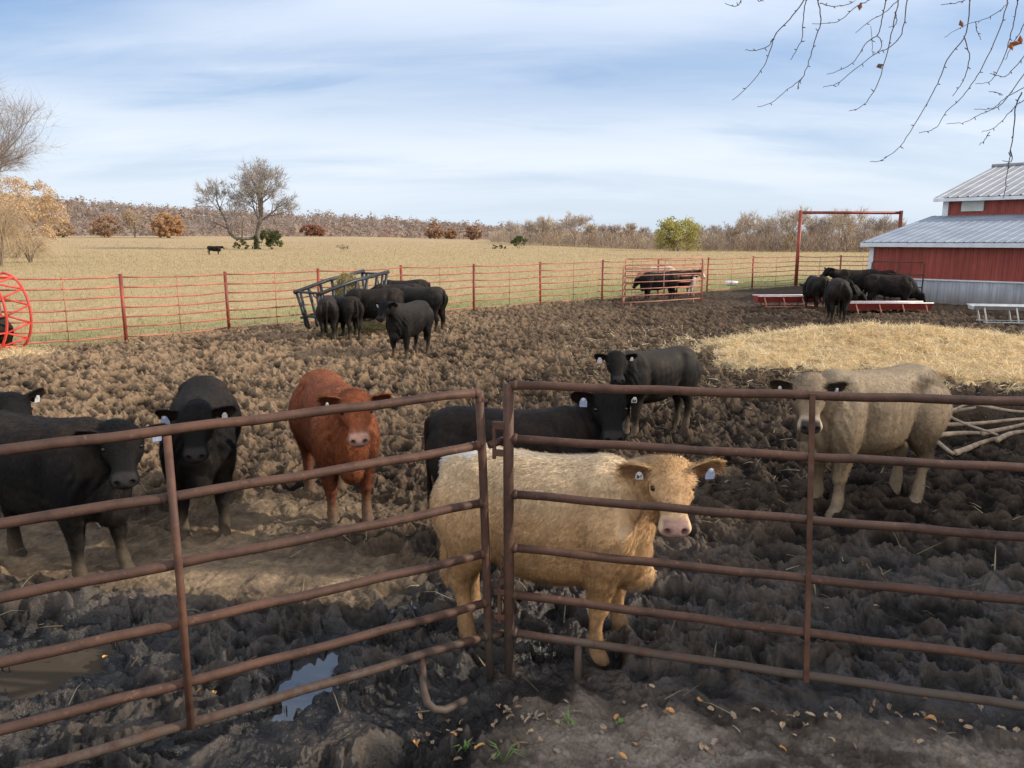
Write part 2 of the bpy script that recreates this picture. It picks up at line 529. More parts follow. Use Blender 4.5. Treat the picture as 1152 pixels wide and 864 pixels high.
def make_cow(name, pose, look, label, cat='cow', group=None, fur=0, tags=(), loc=(0, 0, 0), rz=0.0, scale=1.0, seed=1, digits=None):
    """look: dict of coat colours.  returns the Empty of the thing"""
    rng = np.random.default_rng(seed)
    me, M, earM = make_body(pose)
    nv = len(me.vertices)
    co = np.empty(nv * 3, np.float32); me.vertices.foreach_get('co', co); co = co.reshape(-1, 3).astype(float)
    no = np.empty(nv * 3, np.float32); me.vertices.foreach_get('normal', no); no = no.reshape(-1, 3).astype(float)
    Mi = np.array(M.inverted())
    h = co @ Mi[:3, :3].T + Mi[:3, 3]            # head-local coordinates
    inhead = (h[:, 0] > -.06) & (h[:, 0] < .56) & (np.abs(h[:, 1]) < .34) & (h[:, 2] > -.30) & (h[:, 2] < .16)
    ha = np.clip(h[:, 0], 0, .42)
    hd = np.sqrt((h[:, 0] - ha) ** 2 + h[:, 1] ** 2 + (h[:, 2] + .11) ** 2)
    hsoft = sstep(.27, .15, hd)                  # soft weight of the head for colouring
    nh = 1 - hsoft
    # --- carve the face: eye sockets, nostrils, mouth line
    R = np.array(M.to_3x3())
    fdir, ldir, udir = R[:, 0], R[:, 1], R[:, 2]
    def g(c, r):
        d2 = ((h - np.array(c)) / np.array(r)) ** 2
        return np.exp(-d2.sum(1)) * inhead
    for s in (-1, 1):
        co += np.outer(g((.165, s * .140, -.045), (.034, .03, .026)), ldir * s * -.016)       # socket
        co += np.outer(g((.135, s * .137, -.012), (.05, .03, .018)), udir * .012 + ldir * s * .012)     # brow
        co += np.outer(g((.452, s * .050, -.080), (.022, .017, .016)), fdir * -.030)           # nostril
        co += np.outer(g((.435, s * .08, -.075), (.03, .02, .03)), ldir * s * .007)
        co += np.outer(g((.29, s * .09, -.10), (.06, .03, .05)), ldir * s * -.012)            # hollow cheek
        co += np.outer(g((.17, s * .10, -.20), (.07, .04, .05)), ldir * s * .010)             # jaw
    mouth = np.exp(-((h[:, 2] + .142 + .10 * (.43 - h[:, 0])) / .008) ** 2) * sstep(.31, .35, h[:, 0]) * inhead
    co += no * (-mouth * .008)[:, None]
    # --- muscle and bone relief
    trunk = (co[:, 0] < .7) & (co[:, 2] > .45)
    rel = n3(co, 3.2, seed) * .010 + n3(co, 9, seed + 2) * .004
    ls_ = pose.get('ls', 1.0)
    X = co[:, 0] / ls_; Z = co[:, 2]; side_ = sstep(.08, .15, np.abs(co[:, 1]))
    def gs(x0, sx_, z0, sz_): return np.exp(-((X - x0) / sx_) ** 2 - ((Z - z0) / sz_) ** 2)
    ribs = np.sin(X * 62) * .0022 * gs(-.05, .28, .85, .2)
    hollow = (-.024 * gs(-.37, .075, 1.03, .10) - .020 * gs(.335 + .06 * (Z - .8), .05, .80, .24) + .016 * gs(.47, .10, .86, .16) - .022 * gs(-.30, .07, .66, .12)
              + .010 * gs(-.50, .06, 1.10, .06) - .014 * gs(-.66, .045, .93, .12) - .012 * gs(.60, .05, 1.02, .10) + .012 * gs(.44, .05, 1.06, .10)) * side_
    # loose folds of skin on the neck and brisket
    hollow = hollow + .005 * np.sin((X * 1.0 - .55 * Z) * 70 + 2 * n3(co, 4, seed + 8)) * sstep(.55, .70, X) * sstep(1.05, .85, Z) * ~inhead
    co += no * (rel * ~inhead + (ribs + hollow) * trunk)[:, None]
    me.vertices.foreach_set('co', co.astype(np.float32).ravel())
    me.update()
    me.vertices.foreach_get('normal', (nn := np.empty(nv * 3, np.float32))); no = nn.reshape(-1, 3).astype(float)
    # --- colour
    base = np.tile(np.array(look['coat'], float), (nv, 1))
    z = co[:, 2]
    nz = n3(co, 4.0, seed + 20)
    nz2 = n3(co, 13.0, seed + 30)
    if 'dark' in look:
        base = dry_mix(base, look['dark'], np.clip(nz * .7 + .45, 0, 1) * .7)
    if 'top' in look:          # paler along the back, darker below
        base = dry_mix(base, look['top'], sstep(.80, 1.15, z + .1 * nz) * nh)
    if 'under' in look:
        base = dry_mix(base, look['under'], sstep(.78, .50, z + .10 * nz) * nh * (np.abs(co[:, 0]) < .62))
    if 'neck' in look:
        base = dry_mix(base, look['neck'], sstep(.45, .75, co[:, 0]) * sstep(.6, .85, z + .1 * nz) * nh * .8)
    if 'legs' in look:
        base = dry_mix(base, look['legs'], sstep(.62, .40, z + .06 * nz) * (1 - sstep(.55, .3, np.abs(co[:, 0]))) * .8)
    for c, r, colr, amt in look.get('spots', []):
        d = (((co - np.array(c)) / np.array(r)) ** 2).sum(1) + .55 * nz2
        base = dry_mix(base, colr, sstep(1.15, .75, d) * amt)
    face = look.get('face')
    if face is not None:
        base = dry_mix(base, face, sstep(.02, .10, h[:, 0] + .02 * nz2) * inhead * sstep(.13, .10, np.abs(h[:, 1]) * (h[:, 0] < .12)))
    base = dry_mix(base, look.get('poll', look['coat']), np.exp(-((h[:, 0] - .03) / .07) ** 2) * inhead * .5)
    # inside of the ears
    for k, s in enumerate((1, -1)):
        e = h - np.array(earM[k][0])
        along = e @ np.array(earM[k][1]); across = e @ np.array(earM[k][3]); out = e @ np.array(earM[k][2])
        nl = (no @ R) @ np.array(earM[k][2])
        inear = (along > .02) & (along < .20) & (np.abs(across) < .062) & (out > -.03) & (out < .05) & (nl > .0)
        base = dry_mix(base, look.get('ear', (.03, .02, .02)), inear * .85)
        outer = (along > .01) & (along < .24) & (np.abs(across) < .09) & (np.abs(out) < .06) & ~inear
        if 'earback' in look:
            base = dry_mix(base, look['earback'], outer * .8)
    # muzzle, nostrils, mouth, around the eyes
    mz = sstep(.375, .415, h[:, 0] + .008 * nz2 + .02 * (h[:, 2] > -.10)) * inhead
    if 'muzzle_ring' in look:
        base = dry_mix(base, look['muzzle_ring'], sstep(.30, .37, h[:, 0] + .015 * nz2) * inhead * .85)
    base = dry_mix(base, look['muzzle'], mz * sstep(.088, .072, np.abs(h[:, 1]) + .2 * np.maximum(0, -.13 - h[:, 2])) * sstep(-.175, -.150, h[:, 2]))
    for s in (-1, 1):
        base = dry_mix(base, look.get('nostril', (.012, .008, .008)), np.clip(g((.452, s * .050, -.080), (.022, .018, .017)) * 1.7, 0, 1))
        base = dry_mix(base, look.get('eyelid', (.02, .015, .012)), np.clip(g((.165, s * .132, -.045), (.03, .05, .022)) * 1.2, 0, .9))
    base = dry_mix(base, (.015, .01, .01), np.clip(mouth, 0, .8))
    # caked mud low on the legs and hooves
    mud = np.array(look.get('mud', (.10, .075, .052)))
    mk = sstep(.34, .06, z + .10 * nz + .08 * nz2) * look.get('mudamt', .85)
    base = dry_mix(base, mud, mk)
    du = look.get('dust', 0)
    if du:       # dried mud brushed on to the belly, haunch and shoulder
        dm = sstep(.05, .55, nz2 * .7 + nz * .8 + .35 * sstep(.95, .5, z) + .25 * sstep(-.35, -.6, co[:, 0])) * nh
        base = dry_mix(base, mud * .8, dm * du)
    base *= (1 + .12 * nz2 * look.get('var', 1))[:, None]
    base = np.clip(base, .002, 1)
    co *= scale
    me.vertices.foreach_set('co', co.astype(np.float32).ravel())
    root = empty(name, loc, rz)
    tag(root, label, cat, group)
    # --- coat of hair as fine tapering blades rooted in the skin
    if fur:
        me.calc_loop_triangles()
        nt_ = len(me.loop_triangles)
        tv = np.empty(nt_ * 3, np.int32); me.loop_triangles.foreach_get('vertices', tv); tv = tv.reshape(-1, 3)
        a, b, c = co[tv[:, 0]], co[tv[:, 1]], co[tv[:, 2]]
        ar = np.linalg.norm(np.cross(b - a, c - a), axis=1)
        pick = rng.choice(nt_, fur, p=ar / ar.sum())
        w = rng.dirichlet((1, 1, 1), fur)
        V = tv[pick]
        rp = (co[V] * w[:, :, None]).sum(1)
        rn = (no[V] * w[:, :, None]).sum(1); rn /= np.linalg.norm(rn, axis=1)[:, None] + 1e-9
        rc = (base[V] * w[:, :, None]).sum(1)
        rh = (h[V] * w[:, :, None]).sum(1)
        ih = inhead[V[:, 0]]
        q = rp / scale
        sh = n3(q, 5, seed + 40)
        flow = np.stack([-.8 + .35 * n3(q, 3, seed + 41), .3 * n3(q, 3.3, seed + 43), -.65 + .5 * sh], 1)
        hf = np.outer(.9 * np.ones(fur), fdir / np.linalg.norm(fdir))
        rad_ = (rh - np.array((.115, 0, .03)))          # whorl between the eyes
        whorl = (rad_ @ R.T)
        whorl /= np.linalg.norm(whorl, axis=1)[:, None] + 1e-6
        hf = np.where((rh[:, 0] < .26)[:, None], whorl, hf)
        flow = np.where(ih[:, None], hf, flow)
        flow -= rn * (flow * rn).sum(1)[:, None]
        flow /= np.linalg.norm(flow, axis=1)[:, None] + 1e-6
        lift = look.get('lift', .35)
        d = flow + rn * (lift + .25 * rng.random(fur))[:, None] + rng.normal(0, .18, (fur, 3))
        d /= np.linalg.norm(d, axis=1)[:, None]
        ln = look.get('hair', .032) * (.6 + .8 * rng.random(fur))
        ln *= 1 + .55 * sstep(.4, .75, q[:, 0]) * sstep(.8, 1.1, q[:, 2]) * ~ih
        ln *= np.where(ih, lerp(1.25, .32, sstep(.10, .30, rh[:, 0])), 1.0)
        ln *= np.where((q[:, 2] < .35) & ~ih, .45, 1.0)
        ln *= 1 - .95 * (ih & (rh[:, 0] > .37))
        eyed = np.minimum(np.linalg.norm(rh - np.array((.165, .132, -.045)), axis=1), np.linalg.norm(rh - np.array((.165, -.132, -.045)), axis=1))
        ln *= np.where(eyed < .045, .15, 1.0)
        side = np.cross(d, rn); side /= np.linalg.norm(side, axis=1)[:, None] + 1e-6
        hw = look.get('hairw', .0022)
        tipdroop = np.stack([np.zeros(fur), np.zeros(fur), -.25 * ln], 1) * .5
        p0, p1 = rp - side * hw - rn * .003, rp + side * hw - rn * .003
        mid = rp + d * (ln * .55)[:, None]
        p2, p3 = mid + side * hw * .8, mid - side * hw * .8
        p4 = rp + d * ln[:, None] + tipdroop
        fv = np.stack([p0, p1, p2, p3, p4], 1).reshape(-1, 3)
        i0 = np.arange(fur) * 5 + nv
        shade = (look.get('hairvar', (.72, 1.25))[0] + (look.get('hairvar', (.72, 1.25))[1] - look.get('hairvar', (.72, 1.25))[0]) * rng.random(fur))
        tuft = 1 + .22 * n3(q, 16, seed + 50)
        fc = np.clip(rc * (shade * tuft)[:, None], .002, 1)
        fcol = np.repeat(fc, 5, 0)
        nl = len(me.loops)
        lv = np.empty(nl, np.int32); me.loops.foreach_get('vertex_index', lv)
        ls_ = np.empty(len(me.polygons), np.int32); me.polygons.foreach_get('loop_start', ls_)
        lt = np.empty(len(me.polygons), np.int32); me.polygons.foreach_get('loop_total', lt)
        quads = np.stack([i0 + 1, i0, i0 + 2, i0 + 3], 1).ravel()
        trs = np.stack([i0 + 3, i0 + 2, i0 + 4], 1).ravel()
        allv = np.concatenate([co, fv]); allc = np.concatenate([base, fcol])
        loops = np.concatenate([lv, quads, trs])
        st = np.concatenate([ls_, nl + np.arange(fur) * 4, nl + fur * 4 + np.arange(fur) * 3])
        tt = np.concatenate([lt, np.full(fur, 4), np.full(fur, 3)])
        bme = np_mesh(name + '_body', allv, loops, st, tt, smooth=True, cols=allc)
        vn = np.concatenate([no, np.repeat(rn * .8 + d * .25 + rng.normal(0, .12, (fur, 3)), 5, 0)])
        vn /= np.linalg.norm(vn, axis=1)[:, None]
        bme.normals_split_custom_set_from_vertices(vn.astype(np.float32))
        bpy.data.meshes.remove(me)
    else:
        bme = me
        set_col(bme, base)
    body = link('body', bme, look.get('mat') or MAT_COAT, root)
    # --- eyes
    for s in (-1, 1):
        bm = bmesh.new()
        bmesh.ops.create_uvsphere(bm, u_segments=14, v_segments=10, radius=.0195 * pose.get('hs', .88) * scale)
        em = bpy.data.meshes.new('eye'); bm.to_mesh(em); bm.free()
        em.polygons.foreach_set('use_smooth', np.ones(len(em.polygons), bool))
        eo = link('eye', em, MAT_EYE, root)
        eo.location = (M @ Vector((.165, s * .1245, -.045))) * scale
    # --- ear tags
    for (s, along, colname, size) in tags:
        base_, ax, nrm, wd = earM[0 if s > 0 else 1]
        c = base_ + ax * along + nrm * .036
        mb = MB()
        dn = Vector(M.inverted().to_3x3() @ Vector((0, 0, -1))).normalized()
        dn = (dn - nrm * dn.dot(nrm) * .6).normalized()
        sd = dn.cross(nrm).normalized()
        fr = sd.cross(dn).normalized()
        W, Hh = size
        pts2 = [(-.25, 0), (.25, 0), (.5, .45), (.5, .92), (.42, 1), (-.42, 1), (-.5, .92), (-.5, .45)]
        vs = []
        for dd in (.0, .004):
            for (px_, py_) in pts2:
                vs.append((M @ (c + sd * px_ * W + dn * (py_ * Hh - .012) + fr * dd)) * scale)
        k = len(pts2)
        mb.add(vs, [tuple(range(k))[::-1], tuple(range(k, 2 * k))] + [(i, (i + 1) % k, k + (i + 1) % k, k + i) for i in range(k)])
        to = mb.build('ear_tag', {'blue': MAT_TAGB, 'white': MAT_TAGW}[colname], root)
        st = MB()
        st.tube([(M @ (c + fr * -.006)) * scale, (M @ (c + fr * .010)) * scale], .010 * scale, 8)
        st.build('stud', MAT_TAGW, to)
        if digits and digits.get(s):
            cu = bpy.data.curves.new('t', 'FONT'); cu.body = digits[s]; cu.size = Hh * .62; cu.align_x = 'CENTER'; cu.align_y = 'CENTER'; cu.extrude = .0006; cu.offset = .0022
            tmp = bpy.data.objects.new('t', cu); COL.objects.link(tmp)
            dg = bpy.context.evaluated_depsgraph_get(); dg.update()
            tm = bpy.data.meshes.new_from_object(tmp.evaluated_get(dg))
            bpy.data.objects.remove(tmp)
            ctr = c + dn * (Hh * .60 - .012)
            for v in tm.vertices:
                v.co = (M @ (ctr + fr * (.0065 + v.co.z) + (-sd if fr.dot(sd.cross(-dn)) < 0 else sd) * v.co.x - dn * v.co.y)) * scale
            tm.materials.clear()
            link('tag_number', tm, MAT_INK, to)
    return root
# ------------------------------------------------------------------ the yard, the pasture and the ground as ONE sheet
FENCE = [P(5, 396), P(142, 383), P(258, 371.5), P(360, 363), P(453, 355.5), P(533, 349), P(608, 342.5), P(677, 337), P(740, 332), P(795, 328), P(846, 325), P(895, 322)]
_d0 = (FENCE[1][0] - FENCE[0][0], FENCE[1][1] - FENCE[0][1])
FENCE = [(FENCE[0][0] - 2 * _d0[0], FENCE[0][1] - 2 * _d0[1]), (FENCE[0][0] - _d0[0], FENCE[0][1] - _d0[1])] + FENCE + [(16.6, 38.6), (19.2, 39.6), (21.8, 40.6), (24.4, 41.6)]
_fx = np.array([p[0] for p in FENCE]); _fy = np.array([p[1] for p in FENCE])

def fence_y(x):
    y = np.interp(x, _fx, _fy)
    y = np.where(x < _fx[0], _fy[0] + (x - _fx[0]) * 1.1, y)
    return np.where(x > _fx[-1], _fy[-1] + (x - _fx[-1]) * .38, y)

def _pud(u0, v0, u1, v1, wd):
    (xa, ya), (xb, yb) = P(u0, v0, -.062), P(u1, v1, -.062)
    return ((xa + xb) / 2, (ya + yb) / 2, math.hypot(xb - xa, yb - ya) / 2, wd, math.atan2(yb - ya, xb - xa))
PUDDLES = [_pud(318, 816, 372, 734, .135), _pud(-40, 772, 128, 738, .23), _pud(437, 690, 492, 680, .09), _pud(598, 752, 648, 744, .10), _pud(262, 736, 280, 733, .035), _pud(196, 842, 240, 838, .05)]   # cx, cy, half length, half width, turn
WATER_Z = -0.062

def puddle_d(x, y):
    """<1 inside a puddle"""
    best = np.full(np.shape(x), 9.0)
    wob = .34 * pn(x * 3.6, y * 3.6, 71) + .26 * pn(x * 9, y * 9, 72) + .10 * pn(x * 22, y * 22, 73)
    for cx, cy, a, b, t in PUDDLES:
        dx, dy = x - cx, y - cy
        u = dx * math.cos(t) + dy * math.sin(t); v = -dx * math.sin(t) + dy * math.cos(t)
        best = np.minimum(best, np.hypot(u / a, v / b))
    return best + wob

def straw_mask(x, y):
    w = .35 * fbm(x * .7, y * .7, 81, 3) + .20 * pn(x * 2.3, y * 2.3, 82) + .12 * pn(x * 6, y * 6, 83)
    d1 = np.hypot((x - 8.3) / 4.5, (y - 14.9) / 3.3) + 1.25 * w
    d2 = np.hypot((x + 10.6) / 2.0, (y - 14.6) / 1.0) + w
    d3 = np.hypot((x + 3.6) / 2.0, (y - 19.1) / .9) + w
    return np.maximum(sstep(1.05, .8, d1), np.maximum(sstep(1.0, .6, d2) * .95, sstep(1.0, .5, d3) * .7))

def masks(x, y):
    fy = fence_y(x)
    edge = fy - y + .5 * fbm(x * .6, y * .6, 61, 3)
    pasture = sstep(.35, -.35, edge)
    # the trampled, dry strip and the bank on the near side of the gates
    w = .35 * fbm(x * .8, y * .8, 62, 3)
    packed = sstep(.9, .3, np.abs(y + .16 * x - 4.75) / .75 + w * .9) * sstep(-.2, -1.2, x + w) + sstep(.9, .2, np.hypot((x + 1.9) / 1.9, (y - 6.2) / .8) + w * 1.2) * .8
    packed = np.clip(packed, 0, 1)
    gy = np.where(x > 0, 3.50 - .18 * x, 3.55 + 1.6 * x) + .35 * w
    bank = sstep(.12, -.25, y - gy + .05 * pn(x * 7, y * 7, 63)) * sstep(-.22, .15, x + .3 * w)
    wet = sstep(6.2, 4.2, y + 1.2 * w) * (1 - packed) * (1 - bank)
    right = sstep(-1.0, 3.0, x - .18 * (y - 6)) * sstep(14.0, 8.0, y + 2 * w)
    dark = np.clip(np.maximum(wet, right * .9) * (1 - .9 * packed), 0, 1)
    barnside = sstep(24, 27, y - .0 * x) * sstep(1, 7, x)
    return pasture, packed, bank, wet, dark, barnside

def height(x, y, fine=True):
    x = np.asarray(x, float); y = np.asarray(y, float)
    r = np.hypot(x, y)
    pasture, packed, bank, wet, dark, barnside = masks(x, y)
    straw = straw_mask(x, y)
    if fine and x.ndim == 1 and len(x) > 5000:
        act = (pasture < .999) & (r < 60)
    else:
        act = np.ones(x.shape, bool)
    full = np.zeros(x.shape); X, Y_ = x, y
    x, y = X[act], Y_[act]
    wx = x + .10 * pn(x * 3.1, y * 3.1, 1); wy = y + .10 * pn(x * 3.1 + 40, y * 3.1, 2)
    fade = sstep(60, 25, r)
    # churned mud: ridged lumps of several sizes, trodden pits, smooth pats
    def rdg(fq, sd_): return 1.06 - np.sqrt(pn(wx * fq + .2 * pn(x * fq, y * fq, sd_ + 50), wy * fq, sd_) ** 2 + .018)
    a1 = rdg(1.25, 3); a2 = rdg(2.9, 4); a3 = rdg(6.3, 5); a4 = rdg(13.5, 6)
    bil = np.abs(pn(wx * 5.1, wy * 5.1, 20)) * .06 + np.abs(pn(wx * 11, wy * 11, 21)) * .035
    churn = a1 ** 2 * .036 + a2 ** 2 * (.022 + .036 * a1) + a3 ** 2 * (.014 + .046 * a2) + a4 ** 2 * (.006 + .026 * a3) + bil
    c1, id1 = cell_d(wx * 2.7, wy * 2.7, 7)
    pit = -sstep(.33, .17, c1) * (.03 + .055 * id1) + .025 * np.exp(-((c1 - .40) / .07) ** 2) * id1
    churn = churn + pit - .116
    if fine:
        a5 = 1 - np.abs(pn(wx * 29, wy * 29, 10))
        churn = churn + .022 * a5 ** 2 * (.3 + .6 * a4) + .009 * pn(x * 47, y * 47, 9) - .008
    full[act] = churn; churn = full; x, y = X, Y_
    amp = (1.0 - .78 * packed) * (1 + .40 * sstep(6.5, 11, r))
    gl_ = np.abs(y - np.where(x > -.07, 3.64 - .152 * x, 3.64 + .585 * (x + .11)))
    amp = amp * (1 - .55 * sstep(.30, .08, gl_))
    amp = amp * (1 - .80 * bank) * (1 - .75 * straw) * (1 - .55 * barnside)
    z = churn * amp * (1 - pasture) * fade
    z = z + .05 * fbm(x * .33, y * .33, 12, 2) * (1 - pasture) * sstep(1.5, 4, r)
    # ridge of scraped mud left of the gate, bank under the gate, straw mound
    z = z + .07 * np.exp(-((y + .16 * x - 3.95 - .12 * pn(x * 1.2, 0 * x, 13)) / .16) ** 2) * sstep(-.9, -1.6, x) * sstep(-3.6, -2.8, x)
    z = z + bank * (.015 + .025 * fbm(x * 2.2, y * 2.2, 14, 4) + .014 * np.abs(pn(x * 16, y * 16, 15)) + .013 * np.abs(pn(x * 37, y * 37, 22)) + .007 * pn(x * 70, y * 70, 23))
    z = z + straw * (.06 + .12 * fbm(x * 1.4, y * 1.4, 16, 4) + .30 * np.exp(-((x - 8.0) / 2.2) ** 2 - ((y - 16.2) / 1.3) ** 2) + .03 * np.abs(pn(x * 6, y * 6, 17)))
    pd = puddle_d(x, y)
    rim = sstep(2.3, 1.6, pd)
    z = lerp(z, np.maximum(z * .9, WATER_Z + .016 + .3 * np.abs(z)), rim)
    z = lerp(z, np.where(z > .035, z * .5 - .05, -.10 + .2 * z), sstep(1.18, .92, pd))
    z = z - .13 * np.exp(-((x + .36) / .30) ** 2 - ((y - 3.40) / .22) ** 2)
    # pasture: gentle lumps, a rise on the left towards the woods
    z = z + pasture * (.05 * fbm(x * .35, y * .35, 18, 3) + .03 * pn(x * 2, y * 2, 19))
    az = np.arctan2(x, np.maximum(y, .1))
    rise = sstep(110, 330, r) * np.interp(az, [-1.2, -.2, .02, .2, 1.2], [4.0, 3.6, 2.0, -.9, -1.0])
    return z + rise * sstep(0, 1, pasture)

def build_ground():
    a_d = np.linspace(rad(-41), rad(41), 1120)
    a_l = np.linspace(rad(-180), rad(-58), 50)[:-1]
    a_m = np.linspace(rad(-58), rad(-41), 110)[:-1]
    az = np.concatenate([a_l, a_m, a_d, -a_m[::-1], -a_l[::-1]])
    rs = list(np.linspace(.25, 1.9, 14))
    r = 1.9
    while r < 4000:
        k = .0021 if r < 32 else (.004 if r < 60 else (.012 if r < 300 else .06))
        r += max(.0055, r * k)
        rs.append(r)
    rs = np.array(rs)
    A, Rr = np.meshgrid(az, rs)
    x = (np.sin(A) * Rr).ravel(); y = (np.cos(A) * Rr).ravel()
    z = height(x, y)
    z = np.where(Rr.ravel() > 1000, -1.0, z)
    # normals-free relief measure for colouring: height against a smoothed version of itself
    pasture, packed, bank, wet, dark, barnside = masks(x, y)
    straw = straw_mask(x, y)
    n1 = fbm(x * 1.1, y * 1.1, 31, 4); n2 = fbm(x * 7, y * 7, 32, 4); n3_ = pn(x * 31, y * 31, 33)
    t = sstep(-.085, .095, z + .030 * n1 + .035 * n2)
    lf = sstep(3.0, -7.0, x - .25 * (y - 10) + 2 * fbm(x * .25, y * .25, 36, 2))[:, None]
    dry = lerp(np.array((.125, .086, .057)), np.array((.27, .185, .115)), lf); mid = lerp(np.array((.062, .044, .031)), np.array((.125, .087, .056)), lf); low = np.array((.024, .018, .014))
    col = lerp(low, mid, sstep(0, .55, t)[:, None]); col = lerp(col, dry, sstep(.45, 1, t)[:, None])
    dk = lerp(np.array((.010, .0082, .007)), np.array((.066, .050, .038)), sstep(.1, 1, t + .25 * n2)[:, None])
    col = lerp(col, dk, (dark * sstep(-.5, .2, n1 + 1.1 * dark))[:, None])
    bs = lerp(np.array((.045, .033, .026)), np.array((.10, .072, .05)), t[:, None])
    col = lerp(col, bs, (barnside * .6)[:, None])
    pk = lerp(np.array((.12, .088, .060)), np.array((.31, .225, .145)), sstep(-.5, .6, n1 + .6 * n2)[:, None])
    col = lerp(col, pk, packed[:, None])
    bk = lerp(np.array((.075, .060, .049)), np.array((.29, .240, .195)), sstep(-.4, .7, n1 + .7 * n2)[:, None])
    pale = np.exp(-((x - 1.25) / .55) ** 2 - ((y - 2.75) / .22) ** 2)
    bk = lerp(bk, np.array((.38, .325, .28)), (pale * sstep(-.3, .5, n2 + .3 * n1) * .7)[:, None])
    col = lerp(col, bk, bank[:, None])
    st = lerp(np.array((.42, .29, .14)), np.array((.92, .76, .47)), sstep(-.6, .6, n2 + .5 * n1 + .4 * n3_)[:, None])
    st = lerp(st, np.array((.13, .095, .06)), (sstep(.10, .5, fbm(x * .9, y * .9, 35, 3)) * .8)[:, None])
    col = lerp(col, st, straw[:, None])
    # pasture: straw coloured grass with greener patches, tanner with distance
    r_ = np.hypot(x, y)
    g1 = fbm(x * .12, y * .12, 41, 4); g2 = fbm(x * .9, y * .9, 42, 4)
    near_green = sstep(14, 2, (y - fence_y(x))) * .50 + sstep(-5, 15, x) * sstep(70, 25, r_) * .6
    gm = sstep(-.15, .5, g1 * .8 + g2 * .5 + near_green - .30)
    gr = lerp(np.array((.43, .325, .175)), np.array((.285, .275, .12)), gm[:, None])
    gr = gr * (1 + .22 * g2 + .18 * pn(x * 5, y * 5, 43))[:, None]
    gr = lerp(gr, np.array((.43, .31, .185)), (sstep(90, 200, r_) * .5)[:, None])
    band = sstep(.1, .55, fbm(x * .02, y * .09, 44, 3))
    gr = lerp(gr, np.array((.37, .26, .16)), (band * sstep(40, 90, r_) * .6)[:, None])
    col = lerp(col, gr, pasture[:, None])
    behind = (y < 1.2)
    col = np.clip(col * (1 + .10 * n3_)[:, None], .004, 1)
    pd = puddle_d(x, y)
    col = col * lerp(1.0, .50, sstep(2.4, 1.4, pd))[:, None]
    wetness = np.clip(wet * sstep(.15, .75, t * .0 + .55 + .45 * n1 + .30 * n2) + sstep(2.4, 1.3, pd), 0, 1) * (1 - packed) * (1 - bank * .9) * (1 - pasture)
    nr, na = A.shape
    idx = np.arange(nr * na).reshape(nr, na)
    q = np.stack([idx[:-1, :-1], idx[:-1, 1:], idx[1:, 1:], idx[1:, :-1]], -1).reshape(-1, 4)[:, ::-1]
    me = tri_mesh('ground', np.stack([x, y, z], 1), q, smooth=True, cols=col, attrs={'wet': wetness})
    m, nt, b = new_mat('yard_and_pasture')
    at = N(nt, 'ShaderNodeAttribute', attribute_name='col')
    aw = N(nt, 'ShaderNodeAttribute', attribute_name='wet')
    n = noise_node(nt, 26, 8, .68)
    n_f = noise_node(nt, 95, 6, .7)
    rr = ramp(nt, n.outputs['Fac'], [(.28, (.58, .56, .54)), (.72, (1.28, 1.28, 1.28))])
    c = mix_col(nt, 1.0, at.outputs['Color'], rr.outputs['Color'], 'MULTIPLY')
    nt.links.new(c, b.inputs['Base Color'])
    mr = N(nt, 'ShaderNodeMapRange')
    mr.inputs['To Min'].default_value = .92; mr.inputs['To Max'].default_value = .17
    nt.links.new(aw.outputs['Fac'], mr.inputs['Value'])
    ad = N(nt, 'ShaderNodeMath', operation='MULTIPLY_ADD')
    nt.links.new(n_f.outputs['Fac'], ad.inputs[0]); ad.inputs[1].default_value = .18
    nt.links.new(mr.outputs['Result'], ad.inputs[2])
    nt.links.new(ad.outputs[0], b.inputs['Roughness'])
    sp = N(nt, 'ShaderNodeMapRange')
    sp.inputs['To Min'].default_value = .12; sp.inputs['To Max'].default_value = .55
    nt.links.new(aw.outputs['Fac'], sp.inputs['Value'])
    nt.links.new(sp.outputs['Result'], b.inputs['Specular IOR Level'])
    a2 = N(nt, 'ShaderNodeMath', operation='MULTIPLY_ADD')
    nt.links.new(n_f.outputs['Fac'], a2.inputs[0]); a2.inputs[1].default_value = .35
    nt.links.new(n.outputs['Fac'], a2.inputs[2])
    add_bump(nt, b, a2.outputs[0], .75, .022)
    tag(link('ground', me, m), kind='structure')

build_ground()

# ------------------------------------------------------------------ puddles
def water_mat(name, base, rough, ior=1.33):
    m, nt, b = new_mat(name)
    b.inputs['Base Color'].default_value = (*base, 1)
    b.inputs['Roughness'].default_value = rough
    b.inputs['IOR'].default_value = ior
    b.inputs['Specular IOR Level'].default_value = .6
    n = noise_node(nt, 6, 3)
    add_bump(nt, b, n.outputs['Fac'], .08, .01)
    return m
W_CLEAR = water_mat('standing_water', (.030, .027, .025), .03, 2.1)
W_MUD = water_mat('muddy_water', (.072, .056, .041), .07, 1.6)
for i, (cx, cy, a, b_, t) in enumerate(PUDDLES):
    mb = MB()
    k = 40
    ring = []
    for j in range(k):
        an = 2 * math.pi * j / k
        u, v = a * 1.62 * math.cos(an), b_ * 1.62 * math.sin(an)
        ring.append((cx + u * math.cos(t) - v * math.sin(t), cy + u * math.sin(t) + v * math.cos(t), WATER_Z))
    mb.add(ring, [tuple(range(k))])
    tag(mb.build('puddle', W_MUD if i == 1 else W_CLEAR), kind='structure')

